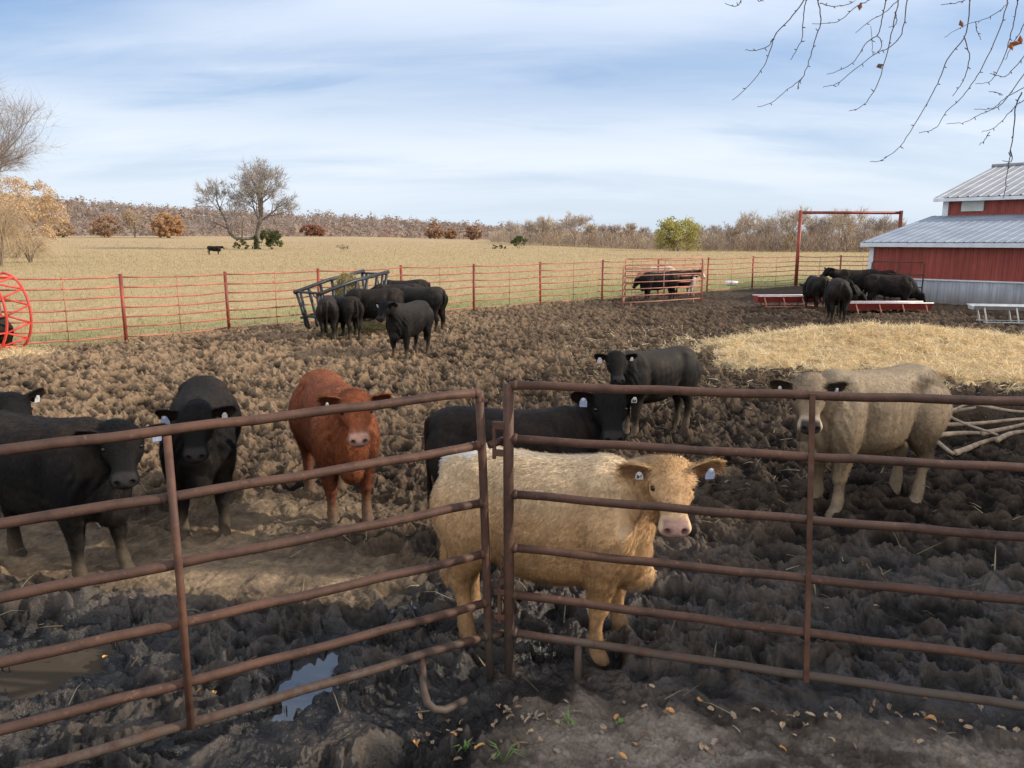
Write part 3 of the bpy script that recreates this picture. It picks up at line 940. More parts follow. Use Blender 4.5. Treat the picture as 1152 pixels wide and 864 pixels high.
# ------------------------------------------------------------------ blades: straw and grass as uncountable ground cover
def blades(n, xs, ys, zs, ln, w, tilt, cols, rng, bend=.25):
    an = rng.random(n) * 2 * np.pi
    el = tilt
    d = np.stack([np.cos(an) * np.cos(el), np.sin(an) * np.cos(el), np.sin(el)], 1)
    s = np.stack([-np.sin(an), np.cos(an), rng.normal(0, .3, n)], 1)
    p = np.stack([xs, ys, zs], 1)
    L = ln[:, None]; W = (w if hasattr(w, '__len__') else np.full(n, w))[:, None]
    a, b = p - s * W, p + s * W
    m = p + d * L * .55
    c_, d_ = m + s * W * .8, m - s * W * .8
    e = p + d * L - np.array((0, 0, 1)) * L * bend * rng.random((n, 1))
    v = np.stack([a, b, c_, d_, e], 1).reshape(-1, 3)
    i0 = np.arange(n) * 5
    loops = np.concatenate([np.stack([i0, i0 + 1, i0 + 2, i0 + 3], 1).ravel(), np.stack([i0 + 3, i0 + 2, i0 + 4], 1).ravel()])
    st = np.concatenate([np.arange(n) * 4, n * 4 + np.arange(n) * 3]); tt = np.concatenate([np.full(n, 4), np.full(n, 3)])
    return v, loops, st, tt, np.repeat(cols, 5, 0)

MAT_BLADE = mat_attr('dry_stems', rough=.75, nscale=6, namp=.10, spec=.15, trans=.45)

def straw_stuff():
    rng = np.random.default_rng(5)
    xs = np.concatenate([rng.uniform(1.0, 13, 200000), rng.uniform(-13.5, -7.5, 26000), rng.uniform(-6, -1.4, 22000)])
    ys = np.concatenate([rng.uniform(10.5, 19.5, 200000), rng.uniform(12.6, 16.4, 26000), rng.uniform(18, 20.4, 22000)])
    m = straw_mask(xs, ys) + .02
    keep = m * (.35 + .65 * (fbm(xs * .9, ys * .9, 35, 3) < .22)) > rng.random(len(xs))
    xs, ys = xs[keep], ys[keep]
    # single stems strewn over the mud round about
    n2 = 2200
    x2 = np.concatenate([rng.normal(6.5, 5.0, n2 // 2), rng.uniform(-6, 7, n2 // 2)]); y2 = np.concatenate([rng.normal(13, 4.0, n2 // 2), rng.uniform(3.2, 14, n2 // 2)])
    ok = (y2 > 3.2) & (puddle_d(x2, y2) > 1.5); x2, y2 = x2[ok], y2[ok]
    xs = np.concatenate([xs, x2]); ys = np.concatenate([ys, y2])
    n = len(xs)
    zs = height(xs, ys, False) + rng.random(n) * .05
    base = np.array([(.90, .74, .46), (.78, .61, .35), (.93, .80, .55), (.54, .41, .23)])[rng.integers(0, 4, n)]
    base = base * (.75 + .5 * rng.random((n, 1)))
    dull = np.concatenate([np.zeros(len(xs) - len(x2)), np.ones(len(x2))])[:, None]
    base = lerp(base, base * .42, dull)
    v = blades(n, xs, ys, zs, rng.uniform(.08, .26, n), rng.uniform(.0025, .006, n), np.abs(rng.normal(0, .35, n)), base, rng)
    me = np_mesh('straw', v[0], v[1], v[2], v[3], cols=v[4])
    tag(link('straw_bedding', me, MAT_BLADE), kind='stuff')
straw_stuff()

def grass_stuff():
    rng = np.random.default_rng(6)
    n = 150000
    r = 15 * np.exp(rng.random(n) * math.log(15))
    az = rng.uniform(rad(-40), rad(40), n)
    xs, ys = np.sin(az) * r, np.cos(az) * r
    clump = fbm(xs * .8, ys * .8, 52, 3) + .35 * rng.random(n)
    keep = (ys > fence_y(xs) - .15 + .3 * pn(xs, ys, 50)) & (clump > -.12)
    xs, ys, r = xs[keep], ys[keep], r[keep]
    n = len(xs)
    zs = height(xs, ys, False) - .01
    g = fbm(xs * .12, ys * .12, 41, 4) * .8 + fbm(xs * .9, ys * .9, 42, 4) * .5 + sstep(14, 2, ys - fence_y(xs)) * .65 + sstep(-5, 15, xs) * sstep(70, 25, r) * .5 - .30
    gm = sstep(-.2, .5, g + rng.normal(0, .25, n))[:, None]
    col = lerp(np.array((.52, .395, .22)), np.array((.33, .32, .14)), gm) * (.7 + .55 * rng.random((n, 1)))
    far = np.clip(r / 30, 1, 6)
    v = blades(n, xs, ys, zs, rng.uniform(.06, .17, n) * far ** .45, .007 * far, np.abs(rng.normal(1.05, .35, n)), col, rng)
    me = np_mesh('grass', v[0], v[1], v[2], v[3], cols=v[4])
    tag(link('pasture_grass', me, MAT_BLADE), kind='stuff')
grass_stuff()
# ------------------------------------------------------------------ daylight, thin high cloud
SUN_EL, SUN_AZ = rad(25), rad(92)         # azimuth clockwise from +Y: the sun stands to the right, a little behind the scene
sd = Vector((math.sin(SUN_AZ) * math.cos(SUN_EL), math.cos(SUN_AZ) * math.cos(SUN_EL), math.sin(SUN_EL)))
w = bpy.data.worlds.new('World')
scene.world = w
w.use_nodes = True
nt = w.node_tree
bg = nt.nodes['Background']
sky = N(nt, 'ShaderNodeTexSky', sky_type='NISHITA')
sky.sun_disc = False
sky.sun_elevation = SUN_EL
sky.sun_rotation = SUN_AZ
sky.altitude = 300
sky.air_density = 1.0
sky.dust_density = 1.2
sky.ozone_density = 1.6
tc = N(nt, 'ShaderNodeTexCoord')
sx = N(nt, 'ShaderNodeSeparateXYZ')
nt.links.new(tc.outputs['Generated'], sx.inputs[0])
def math_(op, a, b=None, c=None, clamp=False):
    n = N(nt, 'ShaderNodeMath', operation=op)
    n.use_clamp = clamp
    for i, v in enumerate((a, b, c)):
        if v is None: continue
        if isinstance(v, (int, float)): n.inputs[i].default_value = v
        else: nt.links.new(v, n.inputs[i])
    return n.outputs[0]
zc = math_('MAXIMUM', sx.outputs['Z'], .0)
den = math_('ADD', zc, .22)
ux = math_('DIVIDE', sx.outputs['X'], den)
uy = math_('DIVIDE', sx.outputs['Y'], den)
cv = N(nt, 'ShaderNodeCombineXYZ')
nt.links.new(ux, cv.inputs[0]); nt.links.new(uy, cv.inputs[1])
def cloud(scale, detail, rough, loc, rot, dist=0.0):
    mp = N(nt, 'ShaderNodeMapping')
    mp.inputs['Scale'].default_value = scale
    mp.inputs['Location'].default_value = loc
    mp.inputs['Rotation'].default_value = (0, 0, rot)
    nt.links.new(cv.outputs[0], mp.inputs['Vector'])
    n = N(nt, 'ShaderNodeTexNoise')
    n.inputs['Scale'].default_value = 1.0
    n.inputs['Detail'].default_value = detail
    n.inputs['Roughness'].default_value = rough
    n.inputs['Distortion'].default_value = dist
    nt.links.new(mp.outputs[0], n.inputs['Vector'])
    return n.outputs['Fac']
CL = [cloud((.40, 1.25, 1), 7, .55, (3.1, 1.7, 0), rad(-10), .3), cloud((.25, .8, 1), 3, .5, (7.4, 2.2, 0), rad(6), .2), cloud((1.2, 4.2, 1), 6, .62, (1.3, 4.1, 0), rad(-14), .5)]
s1 = math_('MULTIPLY', CL[0], .50); s2 = math_('MULTIPLY', CL[1], .50); s3 = math_('MULTIPLY', CL[2], .20)
sm = math_('ADD', math_('ADD', s1, s2), s3)
mr = N(nt, 'ShaderNodeMapRange'); mr.interpolation_type = 'SMOOTHSTEP'
mr.inputs['From Min'].default_value = .47; mr.inputs['From Max'].default_value = .66
mr.inputs['To Min'].default_value = .03; mr.inputs['To Max'].default_value = .88
nt.links.new(sm, mr.inputs['Value'])
# the veil thickens towards the horizon
hz = N(nt, 'ShaderNodeMapRange'); hz.interpolation_type = 'SMOOTHSTEP'
hz.inputs['From Min'].default_value = .02; hz.inputs['From Max'].default_value = .20
hz.inputs['To Min'].default_value = .80; hz.inputs['To Max'].default_value = 0.0
nt.links.new(zc, hz.inputs['Value'])
inv = math_('SUBTRACT', 1.0, hz.outputs[0]); inv2 = math_('SUBTRACT', 1.0, mr.outputs[0])
cov = math_('SUBTRACT', 1.0, math_('MULTIPLY', inv, inv2), clamp=True)
cc = ramp(nt, zc, [(0.0, (4.9, 5.6, 6.3)), (.10, (6.0, 6.5, 7.1)), (.30, (5.7, 6.3, 7.3)), (.5, (5.3, 5.8, 6.8))])
# a clearer blue band across the middle of the sky
wz = math_('MULTIPLY_ADD', CL[1], .16, math_('MULTIPLY_ADD', CL[0], .10, math_('SUBTRACT', zc, .13)))
g1_ = math_('DIVIDE', math_('SUBTRACT', wz, .205), .048)
g2_ = math_('POWER', 2.718, math_('MULTIPLY', math_('MULTIPLY', g1_, g1_), -1.0))
clear = math_('MULTIPLY', g2_, math_('MULTIPLY_ADD', CL[2], 1.6, -.15, clamp=True))
cov = math_('MULTIPLY', cov, math_('SUBTRACT', 1.0, math_('MULTIPLY', clear, .85)), clamp=True)
# unseen bright cloud overhead and behind the camera, added as fill light
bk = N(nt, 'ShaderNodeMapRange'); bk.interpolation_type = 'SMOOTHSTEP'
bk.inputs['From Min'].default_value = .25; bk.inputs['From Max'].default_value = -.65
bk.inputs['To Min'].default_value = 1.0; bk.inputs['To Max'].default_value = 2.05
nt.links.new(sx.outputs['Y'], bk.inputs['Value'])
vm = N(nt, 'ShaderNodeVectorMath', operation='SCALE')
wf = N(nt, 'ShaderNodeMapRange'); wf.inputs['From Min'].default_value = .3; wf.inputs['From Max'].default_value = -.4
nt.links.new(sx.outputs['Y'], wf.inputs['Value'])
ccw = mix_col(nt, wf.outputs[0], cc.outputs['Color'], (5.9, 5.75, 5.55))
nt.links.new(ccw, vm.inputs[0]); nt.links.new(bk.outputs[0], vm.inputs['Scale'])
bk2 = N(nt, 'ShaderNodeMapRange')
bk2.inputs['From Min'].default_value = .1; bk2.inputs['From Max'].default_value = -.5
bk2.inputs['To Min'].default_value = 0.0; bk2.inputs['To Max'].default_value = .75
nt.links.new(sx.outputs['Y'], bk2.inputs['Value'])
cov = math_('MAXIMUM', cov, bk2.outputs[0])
blue = mix_col(nt, .62, sky.outputs[0], (1.35, 2.75, 5.3))
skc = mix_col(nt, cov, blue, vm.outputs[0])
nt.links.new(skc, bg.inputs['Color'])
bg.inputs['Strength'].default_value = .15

sl = bpy.data.lights.new('sun', 'SUN')
sl.energy = 5.0
sl.angle = rad(.6)
sl.color = (1.0, .90, .76)
so = bpy.data.objects.new('sun', sl)
COL.objects.link(so)
so.rotation_euler = sd.to_track_quat('Z', 'Y').to_euler()
so.location = sd * 60

cam = bpy.data.cameras.new('camera')
cam.sensor_width = 36.0
cam.lens = FPX / 1152 * 36.0
cam.clip_start = .05
cam.clip_end = 9000
camo = bpy.data.objects.new('camera', cam)
COL.objects.link(camo)
camo.location = (0, 0, EYE)
camo.rotation_euler = (math.pi / 2 - PITCH, 0, 0)
scene.camera = camo
vs_ = scene.view_settings
vs_.view_transform = 'Standard'; vs_.look = 'None'; vs_.exposure = 0; vs_.gamma = 1
scene.cycles.max_bounces = 8
scene.cycles.use_denoising = True
# ------------------------------------------------------------------ pipe gates, fences, pens
def rust_mat(name, c1, c2, c3, scale, rough=.62, pit=.5, mud=0.0):
    m, nt, b = new_mat(name)
    n = noise_node(nt, scale, 7, .65)
    n2 = noise_node(nt, scale * 5.5, 5, .7)
    r = ramp(nt, n.outputs['Fac'], [(.32, c1), (.52, c2), (.70, c1)])
    r2 = ramp(nt, n2.outputs['Fac'], [(.60, (0, 0, 0)), (.72, (1, 1, 1))])
    c = mix_col(nt, r2.outputs['Color'], r.outputs['Color'], c3)
    n3_ = noise_node(nt, 1.6, 4, .6)
    rs = ramp(nt, n3_.outputs['Fac'], [(.42, (.72, .72, .74)), (.60, (1.12, 1.06, 1.0))])
    c = mix_col(nt, 1.0, c, rs.outputs['Color'], 'MULTIPLY')
    if mud:
        gp = N(nt, 'ShaderNodeNewGeometry'); sz = N(nt, 'ShaderNodeSeparateXYZ')
        nt.links.new(gp.outputs['Position'], sz.inputs[0])
        mr = N(nt, 'ShaderNodeMapRange'); mr.inputs['From Min'].default_value = .75; mr.inputs['From Max'].default_value = .02
        nt.links.new(sz.outputs['Z'], mr.inputs['Value'])
        n4 = noise_node(nt, 21, 6, .7)
        ad = N(nt, 'ShaderNodeMath', operation='MULTIPLY'); nt.links.new(mr.outputs[0], ad.inputs[0]); nt.links.new(n4.outputs['Fac'], ad.inputs[1])
        rm = ramp(nt, ad.outputs[0], [(.30, (0, 0, 0)), (.42, (mud, mud, mud))])
        c = mix_col(nt, rm.outputs['Color'], c, (.075, .058, .046))
    nt.links.new(c, b.inputs['Base Color'])
    b.inputs['Roughness'].default_value = rough
    b.inputs['Specular IOR Level'].default_value = .28
    add_bump(nt, b, n2.outputs['Fac'], pit, .003)
    return m
MAT_GATE = rust_mat('weathered_maroon_pipe', (.052, .026, .019), (.092, .049, .034), (.18, .105, .07), 7, mud=.9)
MAT_GATE_D = rust_mat('rusted_stay', (.070, .034, .024), (.12, .062, .042), (.06, .03, .022), 9)
MAT_FENCE = rust_mat('red_pipe', (.37, .105, .065), (.46, .16, .105), (.27, .10, .065), 5, .5, .2)
MAT_FENCE_D = rust_mat('dark_red_pipe', (.23, .045, .032), (.31, .075, .05), (.16, .05, .035), 5, .5, .2)
MAT_PEN = rust_mat('faded_red_panel', (.36, .13, .085), (.46, .21, .15), (.30, .17, .12), 6, .6, .2)
MAT_FEEDRING = rust_mat('bright_red_pipe', (.60, .06, .045), (.68, .09, .06), (.45, .10, .07), 6, .45, .1)
MAT_STEEL = rust_mat('dark_steel', (.028, .030, .034), (.05, .053, .058), (.12, .12, .125), 7, .4, .2)
MAT_GALV = mat_noise('galvanised', (.42, .45, .50), (.62, .65, .69), 9, .38, .55)

def line3(a, b, n, sag=0.0, wob=0.0, seed=0):
    rng = random.Random(seed)
    a, b = Vector(a), Vector(b)
    ph = rng.random() * 6
    return [a.lerp(b, i / n) + Vector((0, 0, -sag * math.sin(math.pi * i / n) + wob * math.sin(ph + i * 2.1))) for i in range(n + 1)]

def PV(u, v, p0, dr):
    """pixel u,v on the vertical plane through p0 with plan direction dr"""
    dx, dy = (u - 576) / FPX, -(v - 432) / FPX
    d = Vector((dx, math.cos(PITCH) + dy * math.sin(PITCH), -math.sin(PITCH) + dy * math.cos(PITCH)))
    nrm = Vector((-dr[1], dr[0], 0))
    t = (Vector((p0[0], p0[1], 0)) - Vector((0, 0, EYE))).dot(nrm) / d.dot(nrm)
    return Vector((0, 0, EYE)) + d * t

R_ = .0215
# left gate: six rails between its end post (0.11 m left of the hinge post) and a point beyond the left edge of the photo
gl = empty('pipe_gate', (-.11, 3.64, 0))
tag(gl, 'rusty maroon pipe gate leaving the left side, with a bent hook foot', 'gate', 'maroon pipe gates in front')
p0, dr = (-.115, 3.64), (-.863, -.505)
def glb(u, v): return PV(u, v, p0, dr) - Vector((-.11, 3.64, 0))
endp = [glb(539, 440), glb(543, 520), glb(546.5, 620), glb(549, 700), glb(552, 768)]
mb = MB(); mb.tube(endp, R_, 12); mb.build('end_post', MAT_GATE, gl, True)
for i, (vr, vl) in enumerate(((441, 507), (501, 585.5), (565, 669), (623, 742), (678, 818), (714, 873))):
    ur = (539.5, 542, 545, 547, 549, 550)[i]
    a, b = glb(ur, vr), glb(0, vl)
    far = b + (b - a) * .45
    m_ = MB(); pts = line3(a, far, 16, .012 if i else .0, .0035, i)
    m_.tube(pts, R_, 12)
    m_.tube([pts[0] + (pts[1] - pts[0]).normalized() * t_ for t_ in (.012, .020, .026, .034)], [R_, R_ * 1.22, R_ * 1.2, R_ * .99], 12, caps=False)
    if i == 0:   # rounded corner
        m_.tube([a + Vector((0, 0, -.05)), a], R_, 12)
    m_.build('rail', MAT_GATE, gl, True)
nv = Vector((.505, -.863, 0)) * -.0    # stay lies on the camera side of the rails
front = Vector((.505, -.863, 0)) * (R_ + .006)
st = MB(); a, b = glb(187, 489) + front, glb(214, 815) + front
st.tube([a, a.lerp(b, .5) + Vector((.004, 0, 0)), b], .017, 8); st.build('stay', MAT_GATE_D, gl, True)
def hook(u, v):
    o_ = Vector((.505, -.863, 0)) * (.24 * max(0, (v - 748) / 52))
    return PV(u, v, (p0[0] + o_.x, p0[1] + o_.y), dr) - Vector((-.11, 3.64, 0))
ft = MB(); ft.tube([hook(475, 740), hook(475.5, 760), hook(477, 778), hook(481, 791), hook(489, 798), hook(500, 799), hook(511, 794), hook(524, 787)], .019, 10); ft.build('foot', MAT_GATE, gl, True)
# chain that ties the two gates
for k in range(9):
    c_ = glb(560 + 2 * math.sin(k), 628 + k * 5.2) + Vector((.02, -.02, 0))
    m_ = MB(); ang = (k % 2) * 1.57 + .4
    m_.tube([c_ + Vector((math.cos(ang) * .011 * math.cos(q), math.sin(ang) * .011 * math.cos(q), .018 * math.sin(q))) for q in np.linspace(0, 2 * math.pi, 11)[:-1]], .0038, 6, closed=True)
    m_.build('chain_link', MAT_GATE_D, gl, True)
lk = MB()
for v in (500, 508): pass
lk.tube([glb(550, 501), glb(566, 495)], .02, 8)
lk.build('hinge', MAT_GATE, gl, True)
lk = MB(); lk.tube([glb(553, 716), glb(566, 712)], .02, 8); lk.build('hinge', MAT_GATE, gl, True)

# right gate
q0, qd = (-.02, 3.64), (.988, -.150)
gr = empty('pipe_gate', (-.02, 3.64, 0))
tag(gr, 'rusty maroon pipe gate leaving the right side, in front of the tan steer', 'gate', 'maroon pipe gates in front')
def grb(u, v): return PV(u, v, q0, qd) - Vector((-.02, 3.64, 0))
mb = MB(); mb.tube([grb(572, 432), grb(572, 540), grb(572.5, 660), grb(573, 768)], .0265, 12); mb.build('end_post', MAT_GATE, gr, True)
for i, (vl, vr) in enumerate(((433, 450), (493.5, 525), (555.5, 603), (615.5, 674), (668, 741), (711, 793))):
    a, b = grb(573, vl), grb(1152, vr)
    far = b + (b - a) * .42
    pts = line3(a, far, 18, .008, .003, 20 + i)
    m_ = MB(); m_.tube(pts, R_, 12)
    m_.tube([pts[0] + (pts[1] - pts[0]).normalized() * t_ for t_ in (.020, .028, .034, .042)], [R_, R_ * 1.25, R_ * 1.2, R_ * .99], 12, caps=False); m_.build('rail', MAT_GATE, gr, True)
frontr = Vector((-.150, -.988, 0)) * (R_ + .006)
st = MB(); a, b = grb(912, 441) + frontr, grb(906, 765) + frontr
st.box((a + b) / 2, (.026, .008, (a - b).length), ry=math.atan2(a.x - b.x, a.z - b.z), rz=0); st.build('stay', MAT_GATE_D, gr)
st = MB(); a, b = grb(1420, 455) + frontr, grb(1412, 860) + frontr
st.tube([a, b], .016, 8); st.build('stay', MAT_GATE_D, gr, True)
ft = MB(); ft.tube([grb(651, 722), grb(650, 750), grb(649, 782)], .021, 10); ft.build('foot', MAT_GATE, gr, True)
# latch plates between the two gates
la = MB()
for v in (474, 509, 665): 
    pass
mbx = MB()
a = grb(557, 478)
for (u0, u1, v0, v1) in ((556, 570, 474, 483), (556, 570, 506, 513), (554, 558, 474, 516)):
    pa, pb = grb(u0, v0), grb(u1, v1)
    mbx.box((pa + pb) / 2, (abs(pb.x - pa.x), .03, abs(pa.z - pb.z)), rz=-.15)
mbx.build('latch', MAT_GATE_D, gr, bevel=.003)
mbx = MB()
for (u0, u1, v0, v1) in ((556, 571, 662, 669), (556, 571, 690, 697), (560, 564, 660, 700)):
    pa, pb = grb(u0, v0), grb(u1, v1)
    mbx.box((pa + pb) / 2, (abs(pb.x - pa.x), .03, abs(pa.z - pb.z)), rz=-.15)
mbx.build('latch', MAT_GATE_D, gr, bevel=.003)

# ---- the long red fence round the yard
fe = empty('pipe_fence', (FENCE[0][0], FENCE[0][1], 0))
tag(fe, 'long red seven-rail pipe fence between the muddy yard and the pasture', 'fence')
fo = Vector((FENCE[0][0], FENCE[0][1], 0))
pts = [Vector((x, y, float(height([x], [y], False)[0]))) for x, y in FENCE]
FH = 1.45
for i, p in enumerate(pts):
    m_ = MB(); m_.tube([p - fo - Vector((0, 0, .3)), p - fo + Vector((.02 * math.sin(i * 3), 0, FH + .05))], .040, 10); m_.build('post', MAT_FENCE_D, fe, True)
for k in range(7):
    zk = FH - .02 - k * .222
    m_ = MB()
    for i in range(len(pts) - 1):
        a, b = pts[i], pts[i + 1]
        a2, b2 = a + Vector((0, 0, zk - (.01 if k else 0))), b + Vector((0, 0, zk))
        m_.tube(line3(a2 - fo, b2 - fo, 5, .015 + .008 * ((i * 7 + k * 3) % 4), .004, i * 9 + k), 0.018, 8)
    m_.build('rail', MAT_FENCE, fe, True)
for i in range(len(pts) - 1):
    c = (pts[i] + pts[i + 1]) / 2 - fo
    m_ = MB(); m_.tube([c + Vector((.03, -.02, .06)), c + Vector((.03, -.02, FH))], .009, 6); m_.build('stay', MAT_FENCE, fe, True)

# ---- tall overhead frame beside the barn
A, B = P(895, 322), None
fr = empty('overhead_frame', (A[0], A[1], 0))
tag(fr, 'tall dark red pipe frame with a crossbeam rising above the fence left of the barn', 'gate frame')
top_l = PY(902, 238, A[1] + .05); top_r = PY(1014, 237, A[1] + .3)
o_ = Vector((A[0], A[1], 0))
for nm, xx, yy in (('post', 0, 0), ('post', top_r[0] - A[0], .3)):
    m_ = MB(); m_.tube([(xx, yy, -.2), (xx, yy, top_l[2] + .05)], .085, 12); m_.build(nm, MAT_FENCE_D, fr, True)
m_ = MB(); m_.tube([(-.02, 0, top_l[2] - .05), (top_r[0] - A[0] + .02, .3, top_l[2] - .05)], .07, 12); m_.build('crossbeam', MAT_FENCE_D, fr, True)

# ---- loose panels: small pen with two calves, and a rusty panel against the barn
def panel(name, a, b, h, rails, mat, label, cat, group=None, uprights=2, r=.022, lean=0.0, low=.18, foot=True):
    a, b = Vector((*a, 0)), Vector((*b, 0))
    za = float(height([a.x], [a.y], False)[0])
    t = empty(name, (a.x, a.y, za))
    tag(t, label, cat, group)
    d = (b - a); L = d.length; d.normalize()
    n = Vector((-d.y, d.x, 0))
    def at(s, z): return d * s + n * (lean * z) + Vector((0, 0, z))
    for s in (0, L):
        m_ = MB(); m_.tube([at(s, -.12), at(s, h - .06), at(s + (.05 if s == 0 else -.05), h)], r, 8); m_.build('post', mat, t, True)
    for k in range(rails):
        z = low + (h - low) * k / (rails - 1)
        m_ = MB(); m_.tube([at(.03, z), at(L * .5, z - .008), at(L - .03, z)], r * .85, 8); m_.build('rail', mat, t, True)
    for k in range(1, uprights + 1):
        s = L * k / (uprights + 1)
        m_ = MB(); m_.tube([at(s, low), at(s, h)], r * .8, 8); m_.build('stay', mat, t, True)
    if foot:
        for s in (L * .1, L * .9):
            m_ = MB(); m_.tube([at(s, -.1), at(s, low)], r * .8, 8); m_.build('foot', mat, t, True)
    return t
a, b = P(700, 347), P(788, 341)
c, d_ = (a[0] + .55, a[1] + 3.2), (b[0] + .75, b[1] + 3.0)
panel('corral_panel', a, b, 1.30, 6, MAT_PEN, 'front panel of the small faded red pen holding two calves', 'corral panel', 'panels of the calf pen', 1)
panel('corral_panel', c, d_, 1.55, 7, MAT_PEN, 'tall back panel of the small faded red calf pen, nearest the pasture', 'corral panel', 'panels of the calf pen', 1)
panel('corral_panel', (b[0] + .05, b[1] + .05), (d_[0] + .02, d_[1] - .08), 1.5, 7, MAT_PEN, 'narrow right end panel of the small faded red calf pen', 'corral panel', 'panels of the calf pen', 2)
panel('corral_panel', (a[0] + .02, a[1] + .1), (c[0] - .02, c[1] - .08), 1.35, 6, MAT_PEN, 'left end panel of the small faded red calf pen', 'corral panel', 'panels of the calf pen', 0)
# ------------------------------------------------------------------ barn
def metal_sheet(name, c1, c2, rib, rough=.45, metal=.0, axis=0):
    m = mat_noise(name, c1, c2, 1.7, rough, metal, detail=6)
    return m
def siding(name, c1, c2, dirt, rough):
    m, nt, b = new_mat(name)
    n = noise_node(nt, 1.1, 8, .6)
    st = noise_node(nt, 1.0, 5, .65, vec_scale=(7, 7, .45))
    r = ramp(nt, n.outputs['Fac'], [(.3, c1), (.7, c2)])
    r2 = ramp(nt, st.outputs['Fac'], [(.35, (.72, .70, .70)), (.62, (1.06, 1.06, 1.06))])
    c = mix_col(nt, 1.0, r.outputs['Color'], r2.outputs['Color'], 'MULTIPLY')
    gp = N(nt, 'ShaderNodeNewGeometry'); sz = N(nt, 'ShaderNodeSeparateXYZ'); nt.links.new(gp.outputs['Position'], sz.inputs[0])
    mr = N(nt, 'ShaderNodeMapRange'); mr.inputs['From Min'].default_value = .75; mr.inputs['From Max'].default_value = -.05
    nt.links.new(sz.outputs['Z'], mr.inputs['Value'])
    mm = N(nt, 'ShaderNodeMath', operation='MULTIPLY'); nt.links.new(mr.outputs[0], mm.inputs[0]); nt.links.new(n.outputs['Fac'], mm.inputs[1])
    rr = ramp(nt, mm.outputs[0], [(.12, (0, 0, 0)), (.5, (.8, .8, .8))])
    c = mix_col(nt, rr.outputs['Color'], c, dirt)
    nt.links.new(c, b.inputs['Base Color'])
    b.inputs['Roughness'].default_value = rough
    return m
MAT_RED = siding('barn_red', (.235, .036, .026), (.36, .072, .050), (.12, .08, .06), .55)
MAT_WAINS = siding('galvanised_wainscot', (.30, .335, .39), (.50, .54, .60), (.14, .11, .085), .45)
MAT_ROOF = mat_noise('galvanised_roof', (.17, .20, .25), (.27, .305, .36), .9, .6, .0, detail=7)
MAT_ROOF_UP = mat_noise('galvanised_roof_upper', (.24, .245, .26), (.34, .345, .36), .9, .6, .0, detail=7)
MAT_TRIMW = mat_noise('pale_trim', (.55, .60, .66), (.70, .74, .80), 3, .5)
MAT_DARK = mat_noise('dark_gap', (.02, .018, .017), (.035, .03, .028), 3, .9)
MAT_FIBRE = mat_noise('fibreglass_panel', (.40, .44, .43), (.52, .56, .55), 4, .35)

BC = Vector((13.55, 28.9, 0))
U = Vector((.69, -.724, 0)); V_ = Vector((.724, .69, 0))
barn = empty('barn', BC)
tag(barn, 'red metal barn with galvanised wainscot and two stepped grey roofs at the right edge', 'barn')
def bp(u, v, z): return U * u + V_ * v + Vector((0, 0, z))
LEN = 17.0
EZ = 2.16
def ribbed(mb, f0, f1, n_dir, pitch, h_, width, length_u0, length_u1, slope=None):
    pass
def sheet(name, mat, p00, p10, p11, p01, nrm, pitch=.30, rib=.028, parent=barn, ribw=.05):
    """ribbed metal sheet: ribs run from the p00-p10 edge to the p01-p11 edge"""
    mb = MB()
    p00, p10, p11, p01 = (Vector(p) for p in (p00, p10, p11, p01))
    w_ = (p10 - p00).length
    n = max(2, int(w_ / pitch))
    prof = []
    for i in range(n):
        s = i / n
        prof += [(s, 0), (s + (pitch * .5 - ribw) / w_, 0), (s + (pitch * .5 - ribw * .5) / w_, rib), (s + (pitch * .5 + ribw * .5) / w_, rib), (s + (pitch * .5 + ribw) / w_, 0)]
    prof.append((1, 0))
    vs = []
    nrm = Vector(nrm).normalized()
    for s, h_ in prof:
        vs.append(p00.lerp(p10, s) + nrm * h_); vs.append(p01.lerp(p11, s) + nrm * h_)
    fs = [(2 * i, 2 * i + 2, 2 * i + 3, 2 * i + 1) for i in range(len(prof) - 1)]
    mb.add(vs, fs)
    return mb.build(name, mat, parent)
gz = -.15
sheet('wainscot', MAT_WAINS, bp(0, 0, gz), bp(LEN, 0, gz), bp(LEN, 0, .86), bp(0, 0, .86), -V_, .23, .018)
sheet('lower_wall', MAT_RED, bp(0, -.02, .84), bp(LEN, -.02, .84), bp(LEN, -.02, EZ), bp(0, -.02, EZ), -V_, .23, .02)
tr = MB(); tr.box(bp(.03, -.03, (EZ + gz) / 2), (.16, .14, EZ - gz), rz=math.atan2(U.y, U.x)); tr.build('corner_trim', MAT_TRIMW, barn)
tr = MB(); tr.box(bp(LEN / 2, -.03, .85), (LEN, .035, .05), rz=math.atan2(U.y, U.x)); tr.build('sill_trim', MAT_TRIMW, barn)
# left end walls
sheet('end_wall', MAT_RED, bp(0, 7.0, gz), bp(0, 0, gz), bp(0, 0, EZ), bp(0, 7.0, 3.15), -U, .23, .02)
# lower roof with overhang
LV = 7.0; LZ = 3.22
slope = (LZ - EZ) / LV
ov = .35
nr = (Vector((0, 0, 1)) - V_ * slope)
sheet('lower_roof', MAT_ROOF, bp(-.3, -ov, EZ - ov * slope + .06), bp(LEN, -ov, EZ - ov * slope + .06), bp(LEN, LV, LZ + .06), bp(-.3, LV, LZ + .06), nr, .30, .016, ribw=.035)
fa = MB(); fa.box(bp(LEN / 2 - .15, -ov + .02, EZ - ov * slope - .035), (LEN + .3, .05, .15), rz=math.atan2(U.y, U.x)); fa.build('fascia', MAT_TRIMW, barn)
fa = MB(); fa.box(bp(-.27, LV / 2 - .15, (EZ + LZ) / 2 - .05), (LV + .4, .05, .16), rz=math.atan2(V_.y, V_.x), ry=-math.atan(slope)); fa.build('rake_trim', MAT_TRIMW, barn)
